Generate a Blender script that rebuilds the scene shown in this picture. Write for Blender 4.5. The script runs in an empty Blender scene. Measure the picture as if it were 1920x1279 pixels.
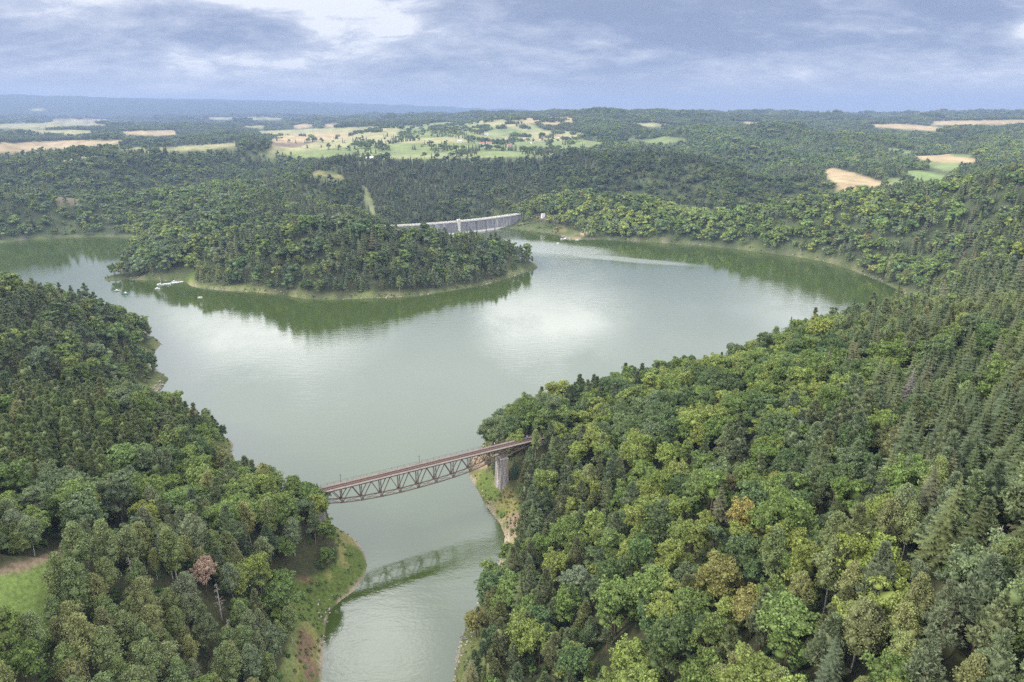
import bpy, math, random
import numpy as np
from mathutils import Vector, Matrix
PI = math.pi
C = bpy.context.scene.collection
SC = bpy.context.scene

# ------------------------------------------------------------------ camera
H = 178.0                      # camera height above the water, metres
F = 1280.0                     # focal length in pixels of the 1920 px wide photograph
PITCH = math.atan((639.5 - 211) / F)
cam_d = bpy.data.cameras.new('camera'); cam = bpy.data.objects.new('camera', cam_d); C.objects.link(cam)
cam.location = (0, 0, H); cam.rotation_euler = (PI/2 - PITCH, 0, 0)
cam_d.sensor_width = 36; cam_d.lens = 36 * F / 1920; cam_d.clip_start = 1; cam_d.clip_end = 90000
SC.camera = cam

# ------------------------------------------------------------------ sky and light
SUN_EL, SUN_AZ = math.radians(33), math.radians(-108)      # azimuth from +Y, clockwise
def build_world():
    w = bpy.data.worlds.new('World'); SC.world = w; w.use_nodes = True
    nt = w.node_tree; N = nt.nodes; L = nt.links
    for n in list(N): N.remove(n)
    def nd(t, **k):
        n = N.new(t)
        for a, b in k.items(): setattr(n, a, b)
        return n
    def mth(op, a, b=None, c=None, clamp=False):
        n = nd('ShaderNodeMath', operation=op); n.use_clamp = clamp
        for i, v in enumerate((a, b, c)):
            if v is None: continue
            if isinstance(v, (int, float)): n.inputs[i].default_value = v
            else: L.new(v, n.inputs[i])
        return n.outputs[0]
    def mix(f, a, b):
        n = nd('ShaderNodeMix', data_type='RGBA'); 
        for i, v in ((0, f), (6, a), (7, b)):
            if isinstance(v, (int, float)): n.inputs[i].default_value = v
            elif isinstance(v, tuple): n.inputs[i].default_value = v + (1,)
            else: L.new(v, n.inputs[i])
        return n.outputs[2]
    out = nd('ShaderNodeOutputWorld'); bg = nd('ShaderNodeBackground'); L.new(bg.outputs[0], out.inputs[0])
    sky = nd('ShaderNodeTexSky', sky_type='NISHITA'); sky.sun_disc = False
    sky.sun_elevation = SUN_EL; sky.sun_rotation = SUN_AZ; sky.altitude = 300
    tc = nd('ShaderNodeTexCoord'); sep = nd('ShaderNodeSeparateXYZ'); L.new(tc.outputs['Generated'], sep.inputs[0])
    X, Y, Z = sep.outputs
    zc = mth('MAXIMUM', Z, 0.0)
    # cloud layer: direction projected on a flat deck, flattened near the horizon
    den = mth('ADD', zc, 0.27)
    px = mth('DIVIDE', X, den); py = mth('DIVIDE', Y, den)
    cmb = nd('ShaderNodeCombineXYZ'); L.new(px, cmb.inputs[0]); L.new(py, cmb.inputs[1])
    def noise(scale, det, rough, vec, off=0.0, dist=0.0):
        n = nd('ShaderNodeTexNoise'); n.inputs['Scale'].default_value = scale; n.inputs['Detail'].default_value = det
        n.inputs['Roughness'].default_value = rough; n.inputs['Distortion'].default_value = dist
        if off:
            a = nd('ShaderNodeVectorMath', operation='ADD'); L.new(vec, a.inputs[0]); a.inputs[1].default_value = (off, off*1.7, off*.3); vec = a.outputs[0]
        L.new(vec, n.inputs['Vector']); return n.outputs['Fac']
    vs = nd('ShaderNodeVectorMath', operation='MULTIPLY'); L.new(cmb.outputs[0], vs.inputs[0]); vs.inputs[1].default_value = (0.8, 1.0, 1.0)
    n1 = noise(1.7, 9, 0.60, vs.outputs[0], 3.1, 0.35)
    n2 = noise(6.5, 9, 0.66, vs.outputs[0], 9.3, 0.35)
    cl = mth('ADD', mth('MULTIPLY', n1, 0.70), mth('MULTIPLY', n2, 0.40))
    # broad brighter and darker parts of the overcast: (azimuth deg, elevation deg, width, height, amount)
    az = mth('ARCTAN2', X, Y); el = mth('ARCSINE', Z)
    lobes = LOBES
    acc = None
    for (a, e, wa, we, am) in lobes:
        u = mth('DIVIDE', mth('SUBTRACT', az, math.radians(a)), math.radians(wa))
        v = mth('DIVIDE', mth('SUBTRACT', el, math.radians(e)), math.radians(we))
        r2 = mth('ADD', mth('MULTIPLY', u, u), mth('MULTIPLY', v, v))
        g = mth('MULTIPLY', mth('POWER', 2.718, mth('MULTIPLY', r2, -1.0)), am)
        acc = g if acc is None else mth('ADD', acc, g)
    cl = mth('ADD', cl, acc)
    rp = nd('ShaderNodeValToRGB'); L.new(cl, rp.inputs[0]); e = rp.color_ramp.elements
    e[0].position = 0.42; e[0].color = (0.245, 0.300, 0.455, 1)
    e[1].position = 0.69; e[1].color = (0.86, 0.88, 0.93, 1)
    for p, c in ((0.48, (0.285, 0.340, 0.50)), (0.55, (0.41, 0.46, 0.60)), (0.62, (0.56, 0.60, 0.72))):
        k = e.new(p); k.color = c + (1,)
    # toward the horizon the layers merge into a pale veil
    veil = mth('SUBTRACT', 1.0, mth('MULTIPLY', zc, 16.0), clamp=True)
    col = mix(mth('MULTIPLY', veil, 0.8), rp.outputs[0], (0.70, 0.72, 0.79))
    # the overcast is brighter overhead
    up = nd('ShaderNodeMapRange'); L.new(Z, up.inputs[0]); up.interpolation_type = 'SMOOTHSTEP'
    up.inputs[1].default_value = 0.13; up.inputs[2].default_value = 0.42; up.inputs[3].default_value = 1.0; up.inputs[4].default_value = UPK
    warm = nd('ShaderNodeMapRange'); L.new(Z, warm.inputs[0]); warm.inputs[1].default_value = 0.12; warm.inputs[2].default_value = 0.3
    warm.inputs[3].default_value = 0.0; warm.inputs[4].default_value = 0.70
    hue = nd('ShaderNodeHueSaturation'); L.new(col, hue.inputs['Color']); L.new(mth('SUBTRACT', 1.0, warm.outputs[0]), hue.inputs['Saturation'])
    wcol = nd('ShaderNodeVectorMath', operation='MULTIPLY'); L.new(hue.outputs[0], wcol.inputs[0]); wcol.inputs[1].default_value = (1.0, 1.0, 1.0)
    sc = nd('ShaderNodeVectorMath', operation='SCALE'); L.new(wcol.outputs[0], sc.inputs[0]); L.new(up.outputs[0], sc.inputs['Scale'])
    # clear-sky light leaking through thin cloud
    add = nd('ShaderNodeVectorMath', operation='ADD'); L.new(sc.outputs[0], add.inputs[0])
    sk = nd('ShaderNodeVectorMath', operation='SCALE'); L.new(sky.outputs[0], sk.inputs[0]); sk.inputs['Scale'].default_value = 0.008
    L.new(sk.outputs[0], add.inputs[1])
    L.new(add.outputs[0], bg.inputs[0]); bg.inputs[1].default_value = 1.0
LOBES = [(-27, 8.7, 9, 1.6, .20), (-21, 7.8, 8, 1.2, .14), (-12, 6.8, 6, 3.2, .17), (-25, 3.4, 12, 1.2, .05), (-18, 3.0, 6, 1.2, .05), (-20, 6.6, 4, .9, -.13), (20, 3.0, 9, 1.0, .10), (8, 8.5, 14, 2.2, -.12), (22, 6.2, 14, 1.6, -.10), (-34, 5, 8, 1.5, -.05),
         (3, 6.0, 3, .5, .10), (35, 5, 1.5, .8, .25),
         (-6, 28, 60, 15, -.13), (3, 16.8, 7, 3.0, .46), (-20, 16.0, 7.5, 3.0, .40), (-14, 41, 5, 4, .36), (24, 14, 5, 3, .18), (-9, 22.5, 12, 3.5, -.17), (-30, 25, 10, 6, -.12), (14, 12, 5, 2, -.10), (10, 21, 7, 4, -.10), (-6, 15.5, 3.5, 4, -.22), (-2, 30, 6, 4, -.12), (8, 40, 8, 8, .06)]
UPK = 5.8
build_world()
sun_d = bpy.data.lights.new('sun', 'SUN'); sun = bpy.data.objects.new('sun', sun_d); C.objects.link(sun)
sun_d.energy = 4.0; sun_d.angle = math.radians(10); sun_d.color = (1.0, 0.95, 0.86)
sdir = Vector((math.sin(SUN_AZ)*math.cos(SUN_EL), math.cos(SUN_AZ)*math.cos(SUN_EL), math.sin(SUN_EL)))
sun.rotation_euler = sdir.to_track_quat('Z', 'Y').to_euler()
vs_ = SC.view_settings; SC.display_settings.display_device = 'sRGB'
vs_.view_transform = 'Standard'; vs_.look = 'None'; vs_.exposure = 0.12; vs_.gamma = 1.0; vs_.use_curve_mapping = False
SC.cycles.max_bounces = 6; SC.cycles.diffuse_bounces = 3; SC.cycles.glossy_bounces = 3; SC.cycles.transparent_max_bounces = 8
SC.cycles.volume_bounces = 1; SC.cycles.use_denoising = False

# ------------------------------------------------------------------ pixel <-> world helpers (world metres are real)
CP, SP = math.cos(PITCH), math.sin(PITCH)
def ray(px, py):
    x = (px - 960) / F; y = (639.5 - py) / F
    return np.array([x, CP + y*SP, -SP + y*CP])
def P(px, py, z=0.0):
    d = ray(px, py); t = (z - H) / d[2]; return np.array([0, 0, H]) + d*t
def Q(px, py, dist):
    d = ray(px, py); t = dist / math.hypot(d[0], d[1]); return np.array([0, 0, H]) + d*t
def to_px(x, y, z):
    z = z - H
    dep = y*CP - z*SP; up = y*SP + z*CP
    dep = np.where(dep < 0.1, 0.1, dep)
    return 960 + F*x/dep, 639.5 - F*up/dep
def in_poly(px, py, poly):
    poly = np.asarray(poly, float); ins = np.zeros(np.shape(px), bool); j = len(poly) - 1
    for i in range(len(poly)):
        xi, yi = poly[i]; xj, yj = poly[j]
        c = ((yi > py) != (yj > py)) & (px < (xj - xi)*(py - yi)/((yj - yi) or 1e-9) + xi)
        ins ^= c; j = i
    return ins
def vnoise(x, y, seed=0):
    """smooth value noise in [-1,1]"""
    xi = np.floor(x).astype(np.int64); yi = np.floor(y).astype(np.int64); fx = x - xi; fy = y - yi
    fx = fx*fx*(3-2*fx); fy = fy*fy*(3-2*fy)
    def h(a, b):
        n = (a*374761393 + b*668265263 + seed*974711) & 0xffffffff
        n = ((n ^ (n >> 13)) * 1274126177) & 0xffffffff
        return ((n ^ (n >> 16)) & 0xffff) / 32767.5 - 1
    return (h(xi, yi)*(1-fx)+h(xi+1, yi)*fx)*(1-fy) + (h(xi, yi+1)*(1-fx)+h(xi+1, yi+1)*fx)*fy
def fbm(x, y, s, seed=0, o=3):
    r = 0; a = 1; t = 0
    for k in range(o): r = r + a*vnoise(x/s, y/s, seed+k); t += a; a *= .5; s /= 2.03
    return r/t

# ------------------------------------------------------------------ lake outline
R_BANK = [(850,1279),(858,1225),(872,1180),(905,1120),(932,1065),(944,1035),(947,1005),(938,982),(922,962),(906,938),(893,915),(883,898),(878,884),(881,868),(892,848),(912,826),
 (960,800),(1040,778),(1150,757),(1250,742),(1350,718),(1450,684),(1550,648),(1650,608),(1735,580),(1722,562),(1690,547),(1655,529),(1610,511),(1560,494),(1510,484),(1460,477),(1420,472),(1380,467),(1330,462),(1280,458),
 (1200,453),(1130,449),(1082,449),(1066,450),(1052,443),(1030,437),(1005,434),(985,431),(958,429)]
DAM_FOOT = [(958,429),(930,430),(900,432.5),(870,436.5)]
PEN_W = [(-150,1026),(-185,1000),(-178,958),(-120,922),(-60,893),(0,862),(30,830)]   # back of the peninsula, world metres
PEN = [(1008,503),(1000,506),(975,514),(955,521),(930,529),(900,536),(860,543),(820,549),(780,555),(740,558),(700,559),(650,561),(610,562),(570,560),(530,553),(490,549),(450,546),(410,544),(380,541),(360,537),
 (348,529),(330,527),(300,526),(265,525),(235,524),(215,526),(200,526),(194,522),(205,518),(222,514),(226,500),(229,487),(238,470),(255,455),(247,446),(200,444),(150,445),(100,447),(50,450),(0,455),(-60,459),(-220,466)]
L_BANK = [(-220,540),(-60,545),(60,555),(150,575),(200,590),(240,608),(262,622),(286,634),(303,645),(286,663),(276,680),(289,698),(302,700),(317,710),(305,724),(285,744),(300,770),(340,795),(400,815),(428,824),(438,832),(434,848),(443,868),(447,884),(455,900),
 (490,930),(550,965),(612,987),(648,999),(668,1014),(683,1038),(688,1060),(684,1078),(664,1108),(640,1125),(618,1145),(611,1170),(606,1220),(603,1279)]
lake = [P(*p)[:2] for p in R_BANK] + [P(*p)[:2] for p in DAM_FOOT[1:]] + [np.array(p, float) for p in PEN_W] + [P(*p)[:2] for p in PEN] + [P(*p)[:2] for p in L_BANK] + [np.array((-64., 60.)), np.array((-12., 60.))]
lake = np.array(lake)
def sdist(x, y):
    """distance to the shore, negative on the lake"""
    x = np.asarray(x, float); y = np.asarray(y, float); best = np.full(x.shape, 1e18); n = len(lake)
    for i in range(n):
        a = lake[i]; b = lake[(i+1) % n]; d = b - a; l2 = d @ d or 1e-9
        t = np.clip(((x-a[0])*d[0] + (y-a[1])*d[1])/l2, 0, 1)
        best = np.minimum(best, (x-a[0]-t*d[0])**2 + (y-a[1]-t*d[1])**2)
    s = np.sqrt(best); return np.where(in_poly(x, y, lake), -s, s)

# ------------------------------------------------------------------ terrain control points: (px, py, distance, height of the trees standing there)
CT_EXTRA = []
CT = [
 # near right hill
 (920,790,352,10),(955,757,368,12),(1040,736,372,15),(1180,702,376,16),(1250,690,372,16),(1350,665,372,16),(1440,642,376,16),(1520,607,400,16),(1620,582,430,16),(1700,567,470,16),
 (1030,900,262,14),(1060,820,300,15),(1150,800,280,17),(1300,790,255,18),(1300,1000,180,17),(1100,1000,212,15),(1150,900,240,16),(1000,1190,176,13),(1300,1270,124,17),(1100,1270,146,15),(1600,1270,110,18),(1600,1000,152,18),(1900,1270,104,18),(2200,1270,100,18),
 (1900,900,156,18),(2250,900,150,18),(1600,800,222,18),(1600,700,275,18),(1900,700,236,18),(2250,700,240,18),(1900,610,318,18),(1900,560,400,18),(1780,580,420,18),(2250,560,400,18),
 # near left
 (330,900,262,15),(450,935,250,14),(560,930,245,13),(560,1010,215,13),(530,1100,190,13),(400,1000,208,16),(375,1085,182,16),(480,1250,152,14),(300,1270,140,15),(100,1250,148,16),(-200,1250,150,16),(0,900,245,16),(-200,900,250,16),
 (200,1000,215,16),(200,850,282,16),(40,800,300,17),(150,750,334,17),(0,752,336,17),(300,755,340,12),(400,815,328,9),(-200,760,335,17),
 (30,1110,176,0),(0,1160,166,0),(100,1050,196,0),(-200,1110,176,0),
 (0,735,405,15),(150,742,404,13),(250,745,400,10),(-200,745,405,15),
 (0,523,552,15),(100,543,560,14),(200,556,565,13),(245,575,560,11),(0,640,460,15),(120,640,475,14),(-200,523,552,15),(-200,640,470,15),
 # peninsula
 (240,470,825,14),(300,440,862,16),(380,445,850,14),(430,452,820,15),(540,422,780,13),(620,419,775,12),(700,426,778,15),(800,435,790,16),(880,444,802,15),(940,454,806,13),(990,482,800,14),
 (540,500,705,15),(700,505,700,15),(850,490,745,15),(400,490,730,14),
 # mainland behind the peninsula and the arm
 (0,330,1350,16),(130,333,1350,16),(60,400,1080,16),(200,380,1120,16),(-200,330,1350,16),(250,335,1300,16),(400,312,1300,16),(480,303,1350,16),(330,380,1080,16),(450,370,1080,16),(560,360,1150,16),(560,400,1000,16),(640,330,1330,16),
 (200,302,1750,16),(0,310,1700,16),(-200,310,1700,16),(350,298,1800,16),(60,272,2700,0),(-200,272,2700,0),(300,300,1850,0),(430,270,2500,16),(550,262,2700,0),(620,255,3000,0),(180,285,2200,16),
 (160,250,4000,14),(40,250,4200,10),(-200,250,4200,10),(250,248,4300,0),(400,231,5200,14),(300,235,5300,12),(470,238,4800,12),(330,252,3700,12),(60,238,7000,0),(-250,238,7000,0),(200,240,6500,0),(500,245,4200,10),
 (560,233,5300,12),(640,236,4700,12),(420,222,8500,0),(560,223,8500,0),(650,222,8000,0),(720,226,5600,14),(800,221,5200,14),
 (0,178,13000,0),(-250,182,13000,0),(60,180,13000,0),(110,184,13000,0),(145,181,13000,0),(200,186,13000,0),(250,188,13000,0),(330,191,13000,0),(400,192,13000,0),(480,193,13500,0),(540,190,13500,0),(600,194,13500,0),(660,203,13500,0),(710,208,13500,0),(760,216,13500,0),(820,217,12000,0),(900,220,12000,0),
 (0,215,9500,0),(-250,215,9500,0),(150,220,9500,0),(300,218,10000,0),(450,212,10500,0),(600,210,11000,0),
 # village plateau
 (690,300,1560,8),(640,300,1500,10),(750,296,1600,14),(850,292,1640,14),(950,293,1640,14),(1020,292,1600,14),(1080,284,1650,14),(620,282,1950,0),(720,280,1900,0),(800,280,1900,0),(900,288,1780,0),(960,290,1720,0),
 (760,258,2500,0),(860,262,2300,0),(950,268,2150,0),(700,262,2500,12),(830,240,3000,0),(920,245,2900,0),(1000,262,2500,12),(1050,255,2700,14),(780,236,3700,0),(950,228,3500,0),(1050,225,3500,0),(1040,222,3800,0),(900,219,4500,15),(860,221,4600,15),(980,217,4400,15),(800,226,4600,12),(940,216,4600,15),
 # bank behind the dam
 (700,400,1215,14),(700,360,1330,14),(800,340,1400,17),(800,385,1270,16),(900,370,1320,16),(950,340,1430,16),(1000,320,1500,16),(690,330,1430,14),
 # right, middle distance
 (1150,284,1620,16),(1250,288,1600,16),(1350,308,1530,16),(1420,330,1480,16),(1465,355,1420,16),(1200,330,1420,16),(1300,350,1380,16),
 (1000,362,1190,16),(1050,352,1190,16),(1120,348,1170,16),(1200,362,1120,16),(1290,388,1070,16),(1400,388,1030,16),(1500,381,1010,16),(1600,357,1040,16),(1700,349,1040,16),(1800,335,1040,16),(1900,323,1000,16),(2250,300,1000,16),
 (1000,400,1120,12),(1100,420,1060,13),(1250,430,990,13),(1400,440,930,13),(1550,450,880,14),(1600,420,930,15),
 (1915,345,800,15),(1800,395,775,15),(1720,443,755,15),(1670,490,715,14),(1900,450,660,15),(1900,515,600,15),(1790,525,600,14),(1760,548,580,12),(2250,330,800,15),(2250,450,650,15),(1850,550,540,14),
 (1250,243,2600,16),(1400,242,2600,16),(1480,244,2500,16),(1550,247,2450,16),(1630,255,2350,16),(1250,272,2150,16),(1330,290,1950,16),(1480,285,1950,16),(1540,310,1700,16),(1600,290,1900,16),(1660,300,1850,16),
 (1150,230,3000,16),(1200,250,2500,16),(1130,262,2300,16),
 (1060,207,3700,15),(1100,201,3700,15),(1180,203,3700,15),(1240,209,3900,15),(1300,212,4200,15),(1380,212,5500,15),(1500,214,6000,15),(1600,217,6000,15),(1660,217,6200,15),(1690,219,6500,15),(1770,218,6000,15),(1850,215,6000,15),(1920,214,6000,15),(2250,212,6000,15),
 (1300,230,4500,0),(1450,233,4200,0),(1350,238,3600,14),(1600,237,3600,12),(1700,236,3900,0),(1750,243,3400,0),(1850,230,4800,0),(1920,228,4800,0),(2250,228,4800,0),(1700,255,2800,16),(1800,262,2500,16),(1900,255,2700,16),(2250,255,2700,16),
 (1545,325,1620,0),(1560,350,1430,0),(1660,346,1440,0),(1600,322,1620,0),(1720,340,1480,0),(1750,324,1620,0),(1790,337,1500,0),(1720,292,1900,0),(1780,300,1850,0),(1820,304,1800,0),(1760,312,1720,0),(1900,300,1750,16),(1870,320,1500,16),(2250,300,1700,16),(1650,335,1520,14),
]
VALLEYS = [(1150,330,1330,-22),(1250,330,1260,-28),(1350,330,1220,-30),(1450,330,1210,-26),(1550,330,1230,-8),(1200,300,1820,12),(1330,300,1740,2),(1440,300,1640,-5),(1500,340,1400,-12),(1100,300,1900,60),(1400,260,2250,62),(1520,260,2180,60),(1250,260,2320,66),
 (300,430,930,8),(400,430,925,10),(520,430,900,14),(620,430,890,14),(700,430,890,12),(130,330,1560,22),(0,330,1560,10),(260,330,1540,8),(400,330,1540,15),(500,320,1600,30),(600,330,1210,-5),(640,330,1200,-20),
 (1900,540,500,6),(1800,540,500,4),(1900,400,905,14),(1800,400,890,6),(1720,420,860,2),(2250,540,500,8),(2250,400,905,40),(1650,300,2150,50),(1250,240,3300,90),(1400,240,3300,90),(1550,240,3200,85)]
for (px_, py_, d_, z_) in VALLEYS:
    q_ = Q(px_, py_, d_); CT_EXTRA.append((q_[0], q_[1], z_))
WORLD_CT = [(-8,292,8.5),(-4,287,8),(-90,246,26),(-98,240,27),(8,299,26),(16,303,30),(-75,262,6),(2,280,7),  # pier foot and abutments
 (-70,1160,-34),(-20,1190,-22),(-120,1130,-36),(-60,1230,-30),(60,1180,24),(-215,1000,26),(-235,1040,24),(20,1150,18),(45,1120,16),
 (430,1250,14),(480,1350,10),(380,1200,16),
 (-600,18000,300),(0,20000,100),(6000,18000,120),(-8000,20000,350),(12000,16000,110),(3000,9000,110),(6000,9000,110),(900,9000,100),(-6000,17000,420),(-2500,17000,380)]
def uv(x, y): return np.arctan2(x, y), np.log(np.hypot(x, y))
_c = []
for (px, py, d, th) in CT:
    q = Q(px, py, d); _c.append((q[0], q[1], q[2]-th*(.9 if d < 1200 else .78)))
_c += [tuple(map(float, w)) for w in WORLD_CT + CT_EXTRA]
for i in range(len(lake)):
    a = lake[i]; b = lake[(i+1) % len(lake)]; n = max(1, int(np.linalg.norm(b-a)/(14 + .04*np.hypot(*a))))
    for k in range(n):
        p = a + (b-a)*k/n; _c.append((p[0], p[1], 1.2))
for (x, y) in ((-40,120),(-38,160),(-35,210),(-30,255),(-60,330),(-60,400),(-100,480),(0,520),(-180,600),(100,650),(0,700),(250,750),(200,560),(60,950),(-120,600),(-400,780),(-600,800),(150,850),(-40,430)):
    _c.append((float(x), float(y), -9.0))
_c = np.array(_c); _u, _v = uv(_c[:, 0], _c[:, 1])
_keep = [0]
for i in range(1, len(_c)):
    if np.min((_u[_keep]-_u[i])**2 + (_v[_keep]-_v[i])**2) > 0.0035**2: _keep.append(i)
_c = _c[_keep]; _u = _u[_keep]; _v = _v[_keep]
CQ = 0.02
_A = np.sqrt((_u[:, None]-_u[None])**2 + (_v[:, None]-_v[None])**2 + CQ**2)
_n = len(_c); _M = np.zeros((_n+3, _n+3)); _M[:_n, :_n] = _A + np.eye(_n)*-0.004
_M[:_n, _n] = 1; _M[:_n, _n+1] = _u; _M[:_n, _n+2] = _v; _M[_n:, :_n] = _M[:_n, _n:].T
_w = np.linalg.solve(_M, np.concatenate([_c[:, 2], [0, 0, 0]]))
def ground(x, y, sd=None):
    x = np.asarray(x, float).ravel(); y = np.asarray(y, float).ravel(); z = np.empty(x.shape)
    for s in range(0, len(x), 20000):
        u, v = uv(x[s:s+20000], y[s:s+20000])
        a = np.sqrt((u[:, None]-_u[None])**2 + (v[:, None]-_v[None])**2 + CQ**2)
        z[s:s+20000] = a @ _w[:_n] + _w[_n] + _w[_n+1]*u + _w[_n+2]*v
    r = np.hypot(x, y)
    if sd is None: sd = sdist(x, y)
    amp = np.clip(r*0.006, 1.0, 40) * np.clip((sd-8)/80, 0, 1) * (1 - .6*np.clip((r-8500)/2500, 0, 1))
    z = z + amp*fbm(x, y, 260, 5, 3)*np.clip(r/900, .4, 3)*0.6 + np.clip((sd-5)/60, 0, 1)*fbm(x, y, 45, 9, 2)*1.2
    ax = 960 + F*1.0545*x/np.maximum(y, 1)                     # spurs and gullies on the wooded hillsides
    m_ = (1/(1+np.exp((ax-540)/25)) + 1/(1+np.exp(-(ax-1090)/25)) - .75/(1+np.exp(-(ax-1500)/25)))*np.clip((r-1130)/120, 0, 1)*np.clip((3200-r)/500, 0, 1)
    z = z + m_*(42*(.45 - np.abs(fbm(x + 40*vnoise(x/200, y/200, 3), y, 300, 61, 2))*2.2) + 0)*np.clip((sd-60)/120, 0, 1)
    dry = (sd > 0) & (((y > 1010) & (x > -190) & (x < 30)) | ((sd > 90) & (r > 1050)))       # river valley below the dam
    lo = 0.15 + 1.1*np.clip(sd/2.0, 0, 1) + 0.16*np.clip(sd-2, 0, 60)**.9
    z_land = np.where(dry & (z < 0), z, np.maximum(z, lo))
    z_land = np.minimum(z_land, 0.15 + 1.2*np.clip(sd/1.6, 0, 1) + np.clip(sd-1, 0, None)*0.95)
    z_lake = np.maximum(-14, 0.45*sd - 0.1)
    return np.where(sd > 0, z_land, z_lake)

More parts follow.
